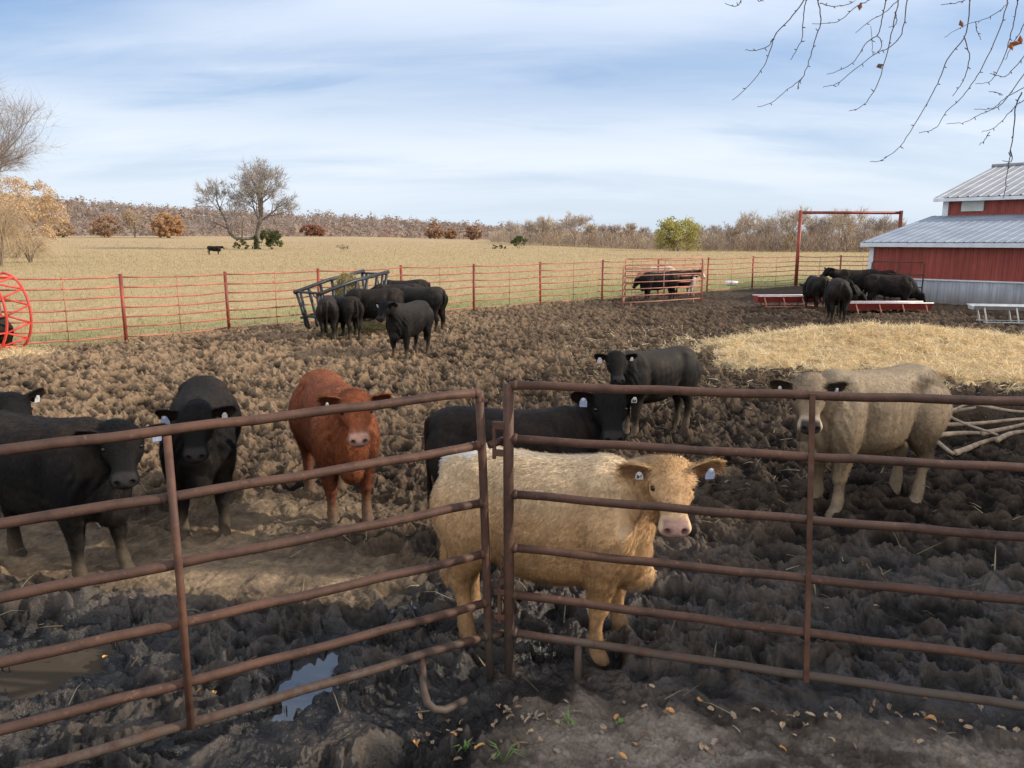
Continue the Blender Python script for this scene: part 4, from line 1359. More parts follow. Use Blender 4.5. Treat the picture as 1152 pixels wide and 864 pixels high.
# upper wall and roof
UZ = 4.05; RV = 14.6; RZ = 5.75
sheet('upper_wall', MAT_RED, bp(.25, LV, LZ), bp(LEN, LV, LZ), bp(LEN, LV, UZ), bp(.25, LV, UZ), -V_, .30, .02)
tr = MB(); tr.box(bp(.25, LV - .03, (LZ + UZ) / 2), (.22, .14, UZ - LZ + .05), rz=math.atan2(U.y, U.x)); tr.build('corner_trim', MAT_TRIMW, barn)
sheet('upper_end_wall', MAT_RED, bp(.25, 2 * RV - LV, gz), bp(.25, LV, gz), bp(.25, LV, UZ), bp(.25, 2 * RV - LV, UZ), -U, .30, .02)
g_ = MB(); g_.add([bp(.26, LV, UZ), bp(.26, 2 * RV - LV, UZ), bp(.26, RV, RZ)], [(0, 1, 2)]); g_.build('gable', MAT_RED, barn)
s2 = (RZ - UZ) / (RV - LV)
n2_ = Vector((0, 0, 1)) - V_ * s2
o2 = .45
sheet('upper_roof', MAT_ROOF_UP, bp(-.15, LV - o2, UZ - o2 * s2 + .07), bp(LEN, LV - o2, UZ - o2 * s2 + .07), bp(LEN, RV, RZ + .07), bp(-.15, RV, RZ + .07), n2_, .38, .03, ribw=.045)
sheet('upper_roof', MAT_ROOF_UP, bp(LEN, 2 * RV - LV + o2, UZ - o2 * s2 + .07), bp(-.15, 2 * RV - LV + o2, UZ - o2 * s2 + .07), bp(-.15, RV, RZ + .07), bp(LEN, RV, RZ + .07), Vector((0, 0, 1)) + V_ * s2, .38, .03, ribw=.045)
fa = MB(); fa.box(bp(LEN / 2, LV - o2 + .02, UZ - o2 * s2 - .02), (LEN + .3, .05, .14), rz=math.atan2(U.y, U.x)); fa.build('fascia', MAT_TRIMW, barn)
rc_ = MB(); rc_.tube([bp(-.2, RV, RZ + .12), bp(LEN, RV, RZ + .12)], .09, 8); rc_.build('ridge_cap', MAT_ROOF_UP, barn, True)
# far lean-to keeps the building whole from the side
sheet('far_wall', MAT_RED, bp(LEN, 2 * RV - LV, gz), bp(0, 2 * RV - LV, gz), bp(0, 2 * RV - LV, UZ), bp(LEN, 2 * RV - LV, UZ), V_, .30, .02)
# window panel of fibreglass in the upper wall
wc = None
for s in np.linspace(0, 12, 600):
    p = BC + bp(s, LV, 3.65)
    if p.y > 0 and 576 + FPX * p.x / (p.y * math.cos(PITCH) + (EYE - p.z) * math.sin(PITCH)) > 1094.5:
        wc = s; break
wm = MB(); wm.box(bp(wc, LV - .06, 3.68), (.84, .05, .48), rz=math.atan2(U.y, U.x)); wm.build('window', MAT_FIBRE, barn)
# bright caulked strip of foam closures under the lower eave
# ---- rusty panel leaning along the barn
pa = BC + bp(.35, -.75, 0); pb = BC + bp(2.15, -.8, 0)
panel('corral_panel', (pa.x, pa.y), (pb.x, pb.y), 1.50, 4, MAT_GATE_D, 'rusty brown corral panel standing against the barn wall behind the bunks', 'corral panel', None, 1, .024)

# ------------------------------------------------------------------ feed bunks
MAT_BUNK = mat_noise('red_trough', (.24, .035, .032), (.34, .06, .05), 4, .5)
MAT_BUNKRIM = mat_noise('lit_trough_rim', (.72, .70, .70), (.86, .85, .85), 6, .3)  # white highlight on the trough edge, painted as the rim colour
MAT_BUNKW = mat_noise('white_trough', (.50, .51, .50), (.70, .71, .70), 5, .5)
def bunk(a, b, mat, rim, legmat, label, group, h=.50, wd=.62, legs=4, dp=.20):
    a, b = Vector((*a, 0)), Vector((*b, 0))
    t = empty('feed_bunk', (a.x, a.y, float(height([a.x], [a.y], False)[0])))
    tag(t, label, 'feed trough', group)
    d = b - a; L = d.length; d.normalize(); n = Vector((-d.y, d.x, 0))
    def at(s, w_, z): return d * s + n * w_ + Vector((0, 0, z))
    prof = [(-wd / 2, h), (-wd / 2 * .62, h - dp), (wd / 2 * .62, h - dp), (wd / 2, h), (wd / 2 - .03, h), (wd / 2 * .60, h - dp + .04), (-wd / 2 * .60, h - dp + .04), (-wd / 2 + .03, h)]
    vs = [at(0, *p) for p in prof] + [at(L, *p) for p in prof]
    k = len(prof)
    fs = [(i, (i + 1) % k, k + (i + 1) % k, k + i) for i in range(k)]
    m_ = MB(); m_.add(vs, fs)
    m_.build('trough', mat, t)
    for s in (0, L):
        m_ = MB(); e = .015
        m_.add([at(s - e, -wd / 2, h), at(s - e, -wd * .31, h - dp), at(s - e, wd * .31, h - dp), at(s - e, wd / 2, h), at(s + e, -wd / 2, h), at(s + e, -wd * .31, h - dp), at(s + e, wd * .31, h - dp), at(s + e, wd / 2, h)],
               [(0, 1, 2, 3), (7, 6, 5, 4), (0, 4, 5, 1), (1, 5, 6, 2), (2, 6, 7, 3), (3, 7, 4, 0)])
        m_.build('end_panel', mat, t)
    for w_ in (-wd / 2, wd / 2):
        m_ = MB(); m_.tube([at(-.03, w_, h + .012), at(L + .03, w_, h + .012)], .018, 8); m_.build('rim', rim, t, True)
    for k_ in range(legs):
        s = L * (.08 + .84 * k_ / (legs - 1))
        for w_ in (-1, 1):
            m_ = MB(); m_.tube([at(s, w_ * wd * .49, h - .03), at(s + .10, w_ * wd * .47, .04), at(s + .13, w_ * wd * .44, -.08)], .022, 8); m_.build('leg', legmat, t, True)
    for w_ in (-1, 1):
        m_ = MB(); m_.tube([at(L * .05 + .1, w_ * wd * .46, .03), at(L * .95 + .1, w_ * wd * .46, .03)], .018, 6); m_.build('runner', legmat, t, True)
    return t
G_ = 'feed bunks in front of the barn'
bunk(P(850, 347), P(925, 347), MAT_BUNK, MAT_BUNKRIM, MAT_PEN, 'red feed bunk behind the black cattle, left of the barn corner', G_, .37)
bunk(P(950, 352), P(1042, 352), MAT_BUNK, MAT_BUNKRIM, MAT_PEN, 'red feed bunk in front of the barn with a black cow eating from it', G_, .36)
bunk(P(1091, 363), P(1220, 366), MAT_BUNKW, MAT_BUNKW, MAT_BUNKW, 'white feed bunk on white legs at the right edge below the barn', G_, .46, dp=.10)

# ------------------------------------------------------------------ black hay feeder with the rest of a bale, red ring feeder
MAT_HAY = mat_attr('hay', rough=.9, nscale=14, namp=.4, bump=.6, bdist=.03, spec=.1)
fa_, fb_ = P(356, 374), P(420, 366)
hf = empty('hay_feeder', (fa_[0], fa_[1], -.03))
tag(hf, 'black steel hay feeder with slanted bars and one end tipped up, beside the red fence', 'hay feeder')
d = Vector((fb_[0] - fa_[0], fb_[1] - fa_[1], 0)); L = d.length; d.normalize(); n = Vector((-d.y, d.x, 0))
tilt = .12
def hfa(s, w_, z): return d * (s + (-.18 * z * (1 - 2 * s / L) if s < L * .5 else .10 * z * (2 * s / L - 1))) + n * w_ + Vector((0, 0, z + s * (tilt + .09 * z / 1.2)))
HT = 1.02
W0, W1 = .34, .46
for w_ in (-1, 1):
    m_ = MB(); m_.tube([hfa(-.05, w_ * W1, HT), hfa(L * .45, w_ * W1, HT + .07), hfa(L + .05, w_ * W1, HT + .04)], .048, 10); m_.build('top_rail', MAT_STEEL, hf, True)
    m_ = MB(); m_.tube([hfa(-.1, w_ * W0, .40), hfa(L + .1, w_ * W0, .42)], .032, 8); m_.build('middle_rail', MAT_STEEL, hf, True)
    m_ = MB(); m_.tube([hfa(0, w_ * W0, .05), hfa(L, w_ * W0, .05)], .034, 8); m_.build('bottom_rail', MAT_STEEL, hf, True)
    for k in range(7):
        s = L * k / 6
        m_ = MB(); m_.tube([hfa(s, w_ * W0, .03), hfa(s, w_ * W0, .42), hfa(s, w_ * W1, HT + .05 * math.sin(math.pi * k / 6))], .038, 8); m_.build('bar', MAT_STEEL, hf, True)
    for k in range(3):
        s0 = L * (k * 2) / 6
        m_ = MB(); m_.tube([hfa(s0 + L / 3, w_ * W0, .42), hfa(s0 + L / 6, w_ * W1, HT)], .017, 6); m_.build('brace', MAT_STEEL, hf, True)
for s in (0, L):
    for z, w_ in ((HT, W1), (.42, W0), (.06, W0)):
        m_ = MB(); m_.tube([hfa(s, -w_, z), hfa(s, w_, z)], .03, 8); m_.build('end_rail', MAT_STEEL, hf, True)
    for k in (-.33, .33):
        m_ = MB(); m_.tube([hfa(s, k * W0 * 2, .05), hfa(s, k * W1 * 2, HT)], .034, 8); m_.build('bar', MAT_STEEL, hf, True)

def hay_lump(name, c, rx, ry, rz, label, cat, seed, nb=5000):
    rng = np.random.default_rng(seed)
    bm = bmesh.new(); bmesh.ops.create_icosphere(bm, subdivisions=4, radius=1)
    me0 = bpy.data.meshes.new('t'); bm.to_mesh(me0); bm.free()
    co = np.array([v.co for v in me0.vertices]); tris = np.array([p.vertices[:] for p in me0.polygons])
    bpy.data.meshes.remove(me0)
    disp = 1 + .16 * n3(co, 2.5, seed) + .09 * n3(co, 7, seed + 1)
    p = co * disp[:, None] * np.array((rx, ry, rz))
    cols = lerp(np.array((.16, .125, .055)), np.array((.33, .27, .12)), sstep(-.5, .6, n3(co, 5, seed + 2))[:, None])
    k = rng.integers(0, len(p), nb)
    an = rng.normal(0, 1, (nb, 3)); an /= np.linalg.norm(an, axis=1)[:, None]
    base = p[k] * .99; ln = rng.uniform(.05, .20, nb)[:, None]
    dirv = an * .8 + co[k] * .5; dirv /= np.linalg.norm(dirv, axis=1)[:, None]
    sd_ = np.cross(dirv, rng.normal(0, 1, (nb, 3))); sd_ /= np.linalg.norm(sd_, axis=1)[:, None]
    v = np.stack([base - sd_ * .006, base + sd_ * .006, base + dirv * ln], 1).reshape(-1, 3)
    c2 = np.repeat(np.array((.45, .36, .17)) * (.5 + .8 * rng.random((nb, 1))), 3, 0)
    allv = np.concatenate([p, v]); at_ = np.concatenate([tris, (np.arange(nb * 3) + len(p)).reshape(-1, 3)])
    o = link(name, tri_mesh(name, allv, at_, smooth=True, cols=np.concatenate([cols, c2])), MAT_HAY)
    o.location = c
    tag(o, label, cat)
    return o
mid = Vector((fa_[0], fa_[1], 0)) + d * (L * .56)
hay_lump('hay_bale', (mid.x, mid.y, .70), .34, .30, .68, 'rough remains of a hay bale inside the black hay feeder', 'hay bale', 3)
hay_lump('hay_pile', (mid.x + .5, mid.y - .65, .02), 1.0, .55, .16, 'low heap of dropped hay under the black cattle at the feeder', 'hay', 4, 2500)

rf = P(26, 396)
ro = empty('ring_feeder', (rf[0] - .65, rf[1], 0))
tag(ro, 'bright red round bale ring feeder tipped on its side at the left edge', 'ring feeder')
RR = .80
yaw = rad(28)
ax_ = Vector((math.sin(yaw), math.cos(yaw), 0)); sx_ = Vector((math.cos(yaw), -math.sin(yaw), 0))
def rg(a, s, r=RR): return sx_ * (math.cos(a) * r) + ax_ * s + Vector((0, 0, RR + math.sin(a) * r - .02))
for s in (-.42, -.05, .42):
    m_ = MB(); m_.tube([rg(2 * math.pi * k / 40, s, RR if s > -.3 else RR * .99) for k in range(40)], .026, 8, closed=True); m_.build('hoop', MAT_FEEDRING, ro, True)
for k in range(14):
    a0, a1 = 2 * math.pi * k / 14, 2 * math.pi * (k + .5) / 14
    m_ = MB(); m_.tube([rg(a0, -.42), rg(a0, -.05)], .018, 6); m_.tube([rg(a0, -.05), rg(a1, .42)], .020, 6); m_.tube([rg(a1, .42), rg(a0 + 2 * math.pi / 14, -.05)], .020, 6)
    m_.build('brace', MAT_FEEDRING, ro, True)

# ------------------------------------------------------------------ cut poles lying right of the buckskin steer
MAT_POLE = mat_noise('weathered_pole', (.24, .17, .11), (.46, .345, .235), 9, .8, bump=.5, bdist=.01, vec_scale=(1, 1, .25))
zo = [((800, 368), (945, 322), .16), ((945, 318), (1170, 342), .22), ((795, 396), (1170, 378), .12), ((775, 441), (980, 433), .10), ((975, 436), (1180, 388), .14), ((865, 508), (1045, 456), .06),
      ((1040, 458), (1180, 420), .12), ((775, 460), (857, 512), .08), ((835, 358), (1045, 446), .20), ((812, 352), (935, 312), .24)]
LBL = ['pale pole rising from behind the buckskin steer', 'topmost thin pole of the heap, running out of the right side', 'straight pale pole across the middle of the pole heap', 'pole pointing right from behind the hocks of the buckskin steer',
       'bent pole slanting up to the right edge of the heap', 'lowest pole of the heap, lying in front on the mud', 'short pole continuing the lowest one to the right edge', 'short stub of a pole lying by the hind feet of the buckskin steer', 'thin brown branch crossing the heap diagonally', 'thin dark pole at the top left of the heap']
for i, (a, b, z) in enumerate(zo):
    pa = P(840 + a[0] / 3.692, 370 + a[1] / 3.692, z); pb = P(840 + b[0] / 3.692, 370 + b[1] / 3.692, z)
    A_, B_ = Vector((*pa, z)), Vector((*pb, z))
    ln = (B_ - A_)
    pts = []
    for k in range(9):
        t = k / 8
        pts.append(ln * t + Vector((0, 0.022 * math.sin(t * 5 + i), .015 * math.sin(t * 4 + 2 * i))))
    r0 = (.030, .024, .028, .032, .030, .034, .030, .026, .018, .022)[i]
    m_ = MB(); m_.tube(pts, [lerp(r0, r0 * .6, k / 8) for k in range(9)], 9)
    o = m_.build('fallen_pole', MAT_POLE, None, True)
    o.location = A_
    tag(o, LBL[i], 'pole', 'heap of cut poles')

# small pale thing lying by the fence
m_ = MB()
mt = mat_noise('pale_tub', (.62, .68, .76), (.75, .79, .84), 5, .5)
pp = P(826, 322)
prof = [(.16, 0), (.24, .06), (.26, .20), (.22, .21), (.16, .08)]
for j in range(20):
    pass
vs = []; k = 20
for r_, z in prof:
    for j in range(k):
        an = 2 * math.pi * j / k
        vs.append((r_ * math.cos(an) * 1.25, r_ * math.sin(an), z))
fs = []
for i in range(len(prof) - 1):
    for j in range(k):
        fs.append((i * k + j, i * k + (j + 1) % k, (i + 1) * k + (j + 1) % k, (i + 1) * k + j))
fs.append(tuple(range(k))[::-1]); fs.append(tuple((len(prof) - 1) * k + j for j in range(k)))
m_.add(vs, fs)
o = m_.build('feed_tub', mt, None, True); o.location = (pp[0], pp[1] + .5, .02)
tag(o, 'small pale tub on the grass by the red fence right of the calf pen', 'tub')

# ------------------------------------------------------------------ off to the right, out of view: shed added to shade the foreground
shed = empty('shade_shed', (15.5, 2.5, 0))
tag(shed, 'added unseen red shed right of the gates, there to shade the foreground', 'shed')
SL, SW, SH, SR = 17.0, 9.0, 5.2, 7.6     # along x, across y
MAT_SHR = MAT_RED
def sheet2(name, mat, *p, **k): return sheet(name, mat, *p, parent=shed, **k)
y0, y1 = -SW, SW * .88
sheet2('wall', MAT_RED, (0, y1, -.2), (0, y0, -.2), (0, y0, 4.2), (0, y1, 4.2), (-1, 0, 0))
sheet2('wall', MAT_RED, (SL, y0, -.2), (SL, y1, -.2), (SL, y1, 4.2), (SL, y0, 4.2), (1, 0, 0))
sheet2('wall', MAT_RED, (0, y0, -.2), (SL, y0, -.2), (SL, y0, 4.2), (0, y0, 4.2), (0, -1, 0))
sheet2('wall', MAT_RED, (SL, y1, -.2), (0, y1, -.2), (0, y1, 4.2), (SL, y1, 4.2), (0, 1, 0))
ym = (y0 + y1) / 2
for xg in (0, SL):
    g_ = MB(); g_.add([(xg, y0, 4.2), (xg, y1, 4.2), (xg, ym, 7.4)], [(0, 1, 2)]); g_.build('gable', MAT_RED, shed)
sheet2('roof', MAT_ROOF_UP, (-.3, y1 + .3, 4.14), (SL + .3, y1 + .3, 4.14), (SL + .3, ym, 7.5), (-.3, ym, 7.5), (0, .35, 1))
sheet2('roof', MAT_ROOF_UP, (SL + .3, y0 - .3, 4.14), (-.3, y0 - .3, 4.14), (-.3, ym, 7.5), (SL + .3, ym, 7.5), (0, -.35, 1))
dd = MB(); dd.box((-.04, ym, 1.7), (.06, 4.0, 3.6)); dd.build('door', MAT_GALV, shed)
# ------------------------------------------------------------------ trees and woods
MAT_BARK = mat_noise('grey_bark', (.13, .105, .085), (.26, .215, .175), 5, .9, bump=.5, bdist=.02)
MAT_TWIG = mat_attr('twigs', rough=.9, nscale=3, namp=.2, spec=.1)
MAT_LEAF = mat_attr('leaves', rough=.8, nscale=3, namp=.2, spec=.15, trans=.3)

def twig_tris(segs, per, L, w, rng, up=.35):
    P_ = []; D_ = []
    for pts in segs:
        for k in range(per):
            t = rng.random() * (len(pts) - 1); i = min(int(t), len(pts) - 2)
            P_.append(pts[i].lerp(pts[i + 1], t - i)); D_.append((pts[i + 1] - pts[i]).normalized())
    P_ = np.array(P_); D_ = np.array(D_); n = len(P_)
    d = D_ + rng.normal(0, .55, (n, 3)) + np.array((0, 0, up)); d /= np.linalg.norm(d, axis=1)[:, None]
    s_ = np.cross(d, rng.normal(0, 1, (n, 3))); s_ /= np.linalg.norm(s_, axis=1)[:, None]
    l_ = (L * rng.uniform(.4, 1.2, n))[:, None]
    return np.stack([P_ - s_ * w, P_ + s_ * w, P_ + d * l_], 1).reshape(-1, 3)

MAT_TRUNK = mat_noise('dark_bark', (.085, .07, .058), (.19, .155, .125), 4, .9, bump=.5, bdist=.02)

class Twigs:
    """branching skeleton turned into prisms"""
    def __init__(s, seed): s.r = random.Random(seed); s.seg = []; s.tips = []
    def grow(s, p, d, L, r, lv, maxlv, spread=.55, up=.12, kids=(3, 5), shrink=.62, n=4, wig=.16, rmin=.004):
        R = s.r
        pts = [p]; q = Vector(p); dd = Vector(d).normalized()
        for i in range(n):
            dd = (dd + Vector((R.gauss(0, wig), R.gauss(0, wig), R.gauss(0, wig * .7) + up * .5))).normalized()
            q = q + dd * (L / n)
            pts.append(q.copy())
        r1 = max(r * .55, rmin)
        s.seg.append((pts, r, r1, lv))
        if lv >= maxlv:
            s.tips.append((pts[-1], dd)); return
        k = R.randint(*kids)
        for j in range(k):
            t = .35 + .65 * (j + R.random() * .8) / k
            t = min(t, .999)
            i = min(int(t * n), n - 1); f = t * n - i
            base = pts[i].lerp(pts[i + 1], f)
            ax = (pts[i + 1] - pts[i]).normalized()
            v = Vector((R.gauss(0, 1), R.gauss(0, 1), R.gauss(0, .8) + up * 2)); v = (v - ax * v.dot(ax)).normalized()
            nd = (ax * (1 - spread * R.uniform(.6, 1.2)) + v * spread * R.uniform(.8, 1.5)).normalized()
            rr = lerp(r, r1, t) * R.uniform(.5, .72)
            s.grow(base, nd, L * shrink * R.uniform(.75, 1.15), max(rr, rmin), lv + 1, maxlv, spread, up, kids, shrink, max(3, n - (lv > 1)), wig * 1.1, rmin)
        s.grow(pts[-1], dd, L * shrink * .9, r1, lv + 1, maxlv, spread, up, kids, shrink, max(3, n - (lv > 1)), wig * 1.1, rmin)
    def build(s, name, mat, parent, lvs, sides, col=None):
        mb = MB()
        for pts, r0, r1, lv in s.seg:
            if lv not in lvs: continue
            n = len(pts) - 1
            mb.tube(pts, [lerp(r0, r1, i / n) for i in range(n + 1)], sides, caps=False, col=col)
        return mb.build(name, mat, parent, smooth=(sides > 4), cols=col is not None)
    def crown(s, parent, lvs, sides, col, per, L, w, seed=0):
        """fine branches and a spray of twigs as one crown"""
        mb = MB()
        for pts, r0, r1, lv in s.seg:
            if lv in lvs:
                n = len(pts) - 1
                mb.tube(pts, [lerp(r0, r1, i / n) for i in range(n + 1)], sides, caps=False)
        rng = np.random.default_rng(seed)
        mx = max(lvs)
        tv = twig_tris([g[0] for g in s.seg if g[3] >= mx - 1], per, L, w, rng)
        b = len(mb.v)
        co = np.concatenate([np.array(mb.v), tv])
        fl = [i for f in mb.f for i in f]; tot = [len(f) for f in mb.f]
        nt = len(tv) // 3
        loops = np.concatenate([np.array(fl), b + np.arange(nt * 3)])
        tt = np.concatenate([np.array(tot), np.full(nt, 3)])
        st = np.concatenate([[0], np.cumsum(tt)[:-1]])
        cols = np.tile(np.array(col), (len(co), 1)) * rng.uniform(.8, 1.15, (len(co), 1))
        return link('crown', np_mesh('crown', co, loops, st, tt, cols=cols), MAT_TWIG, parent)

def leaf_cloud(name, mat, parent, centres, radii, per, size, c1, c2, seed, flat=.8, kind=None):
    """crown of many small leaf quads in clumps"""
    rng = np.random.default_rng(seed)
    nC = len(centres)
    C_ = np.repeat(np.asarray(centres, float), per, 0); R_a = np.repeat(np.asarray(radii, float), per, 0)
    n = len(C_)
    v = rng.normal(0, 1, (n, 3)); v /= np.linalg.norm(v, axis=1)[:, None]
    rr = rng.random(n) ** .45
    p = C_ + v * (R_a * rr)[:, None] * np.array((1, 1, flat))
    a = rng.normal(0, 1, (n, 3)); a /= np.linalg.norm(a, axis=1)[:, None]
    b = np.cross(a, rng.normal(0, 1, (n, 3))); b /= np.linalg.norm(b, axis=1)[:, None]
    s = (size * rng.uniform(.5, 1.3, n))[:, None]
    q = np.stack([p - a * s, p - b * s * .6, p + a * s, p + b * s * .6], 1).reshape(-1, 3)
    cl = np.repeat(rng.random((nC, 1)), per, 0)
    t = np.clip(cl * .7 + .45 * rng.random((n, 1)) - .1, 0, 1)
    col = lerp(np.array(c1), np.array(c2), t) * (.7 + .45 * rng.random((n, 1)))
    me = tri_mesh(name, q, np.arange(n * 4).reshape(-1, 4), cols=np.repeat(col, 4, 0))
    return link(name, me, mat, parent)

def ground_z(x, y): return float(height([x], [y], False)[0])

def at_px(u, v, Y): 
    x, _, z = PY(u, v, Y); return x, z

# ---- lone bare tree in the pasture
Y0 = 150.0
bx, _ = at_px(288, 283, Y0)
bz = ground_z(bx, Y0)
sc_ = Y0 / FPX * 1.02
lone = empty('bare_tree', (bx, Y0, bz))
tag(lone, 'tall bare tree standing alone in the pasture with a low limb sweeping left', 'tree')
def lp(u, v, dy=0): return Vector(((u - 288) * sc_, dy, (283 - v) * sc_))
tw = Twigs(4)
tw.seg.append(([lp(289, 284), lp(290, 270), lp(293, 258), lp(296, 247)], .55, .36, 0))
LG = dict(spread=.52, up=.05, kids=(2, 3), shrink=.70, n=5, wig=.08, rmin=.028)
def lg(p, d, L, r, lv): tw.grow(p, d, L, r, lv, 6, **LG)
lg(lp(296, 248), (-.22, .1, 1), 4.5, .30, 1)
lg(lp(296, 247), (.42, -.3, 1), 4.5, .30, 1)
lg(lp(296, 246), (.05, .5, 1), 4.4, .24, 1)
lg(lp(297, 252), (.95, .1, .75), 3.4, .20, 1)
lg(lp(294, 253), (-.7, .35, .8), 3.4, .20, 1)
tw.seg.append(([lp(288, 271), lp(278, 272, -1), lp(269, 271, -1.4), lp(264, 266, -1.6), lp(262, 256, -1.8)], .34, .26, 0))
lg(lp(262, 256, -1.8), (-.30, -.1, 1), 3.8, .24, 1)
lg(lp(263, 262, -1.7), (-.95, -.1, .7), 3.0, .18, 2)
lg(lp(266, 270, -1.5), (.1, -.5, .9), 2.8, .16, 2)
lg(lp(276, 272, -1.2), (.2, -.4, .9), 3.6, .14, 2)
TC = (.27, .225, .19)
tw.build('trunk', MAT_TRUNK, lone, (0, 1, 2), 7)
tw.crown(lone, (3, 4, 5, 6), 3, (.30, .26, .23), 1, 1.4, .018, 4)
rng_ = np.random.default_rng(3)
leaf_cloud('ivy', MAT_LEAF, lone, [tuple(lp(290 + rng_.normal(0, 1.2), 283 - i * .9, -.4)) for i in range(16)], [.55] * 16, 40, .16, (.05, .07, .02), (.14, .16, .06), 8)
def shrub(name, u, v, Y, w_, h, c1, c2, label, cat, seed, group=None, per=70, size=None, stems=True):
    x, _ = at_px(u, v, Y); z = ground_z(x, Y)
    t = empty(name, (x, Y, z)); tag(t, label, cat, group)
    rng = np.random.default_rng(seed)
    k = max(8, int(w_ * h * 2.2)); k = min(k, 70)
    cs = []; rs = []
    for i in range(k):
        a = rng.random() * 6.28; q = math.sqrt(rng.random()) * .5 * w_; zz = rng.random() ** .8 * h * .85
        q *= math.sqrt(max(.05, 1 - (zz / h - .35) ** 2 * 1.8))
        cs.append((math.cos(a) * q, math.sin(a) * q, zz + .1 * h)); rs.append(rng.uniform(.10, .22) * min(w_, h * 1.3))
    leaf_cloud('crown', MAT_LEAF, t, cs, rs, per, size or .06 * h, c1, c2, seed)
    if stems:
        tw_ = Twigs(seed)
        for i in range(5): tw_.grow(Vector((rng.normal(0, .08 * w_), rng.normal(0, .05 * w_), -.1)), (rng.normal(0, .5), rng.normal(0, .3), 1), h * .5, .035 * h * .5, 0, 2, .5, .1, (2, 3), .65, 4, .15, .01)
        tw_.build('trunk', MAT_TWIG, t, (0, 1, 2), 4, (.20, .16, .13))
    return t
shrub('bush', 303, 267, 175, 5.2, 3.3, (.07, .085, .03), (.14, .15, .06), 'dark green cedar bush at the field edge, right of the lone tree', 'bush', 31, None)
for i, (u, v, w_, h) in enumerate(((270, 283, 2.6, 2.0), (303, 282, 1.5, 1.1), (313, 281.5, 1.6, 1.5), (277, 281, 1.3, 1.5))):
    shrub('bush', u, v, 148, w_, h, (.09, .10, .03), (.20, .20, .08), ['low green bush left of the foot of the lone bare tree', 'tiny green bush just right of the lone bare tree', 'small green bush second to the right of the lone bare tree', 'small upright green bush against the left of the lone trunk'][i], 'bush', 40 + i, 'little bushes under the lone tree', 45, .14, False)
shrub('bush', 352, 268, 300, 9, 4.2, (.32, .15, .10), (.42, .22, .14), 'low russet bush at the far field edge', 'bush', 51, None, 60, .35)
shrub('bush', 585, 278, 170, 3.6, 2.6, (.06, .085, .025), (.14, .17, .06), 'dark green cedar bush at the edge of the field before the bare wood', 'bush', 52, None)
for i, (u, v) in enumerate(((556, 278), (566, 279))):
    shrub('bush', u, v, 165, 1.6, .8, (.08, .10, .035), (.16, .17, .07), ['first of two tiny green bushes in the field left of the cedar bush', 'second of two tiny green bushes, nearer the cedar bush'][i], 'bush', 54 + i, None, 40, .13, False)
shrub('bush', 386, 277, 140, 2.2, 1.5, (.22, .16, .10), (.30, .23, .14), 'little leafless grey-brown shrub alone in the pasture', 'bush', 58, None, 40, .07)

# ---- left edge: bare tree, orange tree, drooping tan brush
def bare_tree(u, v, Y, h, seed, label, group=None, lv=5, col=(.27, .225, .19), name='bare_tree', spread=.5, trunk_r=None, leaves=None, kids=(3, 4), rmin=None, per=5):
    x, _ = at_px(u, v, Y); z = ground_z(x, Y)
    t = empty(name, (x, Y, z)); tag(t, label, 'tree', group)
    tw_ = Twigs(seed)
    r0 = trunk_r or h * .022
    rm = rmin or max(.008, Y * .00012)
    tw_.seg.append(([Vector((0, 0, -.3)), Vector((.02 * h, 0, h * .12)), Vector((.01 * h, .01 * h, h * .26))], r0, r0 * .75, 0))
    R = tw_.r
    for k in range(4):
        a = k * 1.57 + R.random()
        tw_.grow(Vector((.01 * h, .01 * h, h * (.20 + .02 * k))), (math.cos(a) * .6, math.sin(a) * .6, 1), h * .30, r0 * .55, 1, lv, spread, .10, kids, .66, 5, .13, rm)
    tw_.build('trunk', MAT_BARK, t, (0, 1), 6)
    tw_.crown(t, tuple(range(2, lv + 1)), 3, col, per, .11 * h, rm * .85, seed)
    if leaves:
        c1, c2, per_, size, rad_ = leaves
        tips = [tuple(p) for p, d_ in tw_.tips]
        random.Random(seed).shuffle(tips)
        tips = tips[:260]
        leaf_cloud('foliage', MAT_LEAF, t, tips, [rad_] * len(tips), per_, size, c1, c2, seed)
    return t
bare_tree(-24, 300, 66, 18.5, 11, 'bare grey tree at the left edge rising above the orange tree', None, 5, (.27, .22, .19))
def dome_tree(u, v, Y, h, w_, seed, c1, c2, label, name='autumn_tree', low=.54):
    x, _ = at_px(u, v, Y); z = ground_z(x, Y)
    t = empty(name, (x, Y, z)); tag(t, label, 'tree')
    rng = np.random.default_rng(seed)
    tw_ = Twigs(seed)
    tw_.seg.append(([Vector((0, 0, -.3)), Vector((.1, 0, h * .12)), Vector((0, .1, h * .25))], .30, .22, 0))
    for k in range(7):
        a = k * .9 + rng.random() * .5
        tw_.grow(Vector((0, .1, h * (.14 + .015 * k))), (math.cos(a) * 1.1, math.sin(a) * 1.1, .8), h * .34, .14, 1, 3, .55, .1, (3, 4), .66, 5, .13, .02)
    tw_.build('trunk', MAT_BARK, t, (0, 1), 6)
    tw_.crown(t, (2, 3), 3, (.40, .30, .22), 3, .7, .016, seed)
    cs, rs = [], []
    nC = 230 if w_ > 4.8 else 110
    while len(cs) < nC:
        p = rng.normal(0, 1, 3); p /= np.linalg.norm(p); p *= rng.random() ** .35
        q = (p[0] * w_, p[1] * w_, h * (low + (1 - low) * p[2] if p[2] > 0 else low + low * .96 * p[2]))
        if fbm(np.array([q[0] * .4 + q[2] * .3]), np.array([q[1] * .4 + q[2] * .5]), seed, 2)[0] < -.12: continue
        cs.append(q); rs.append(rng.uniform(.08, .17) * w_)
    leaf_cloud('foliage', MAT_LEAF, t, cs, rs, 95, max(.11, Y * .0008), c1, c2, seed)
    return t
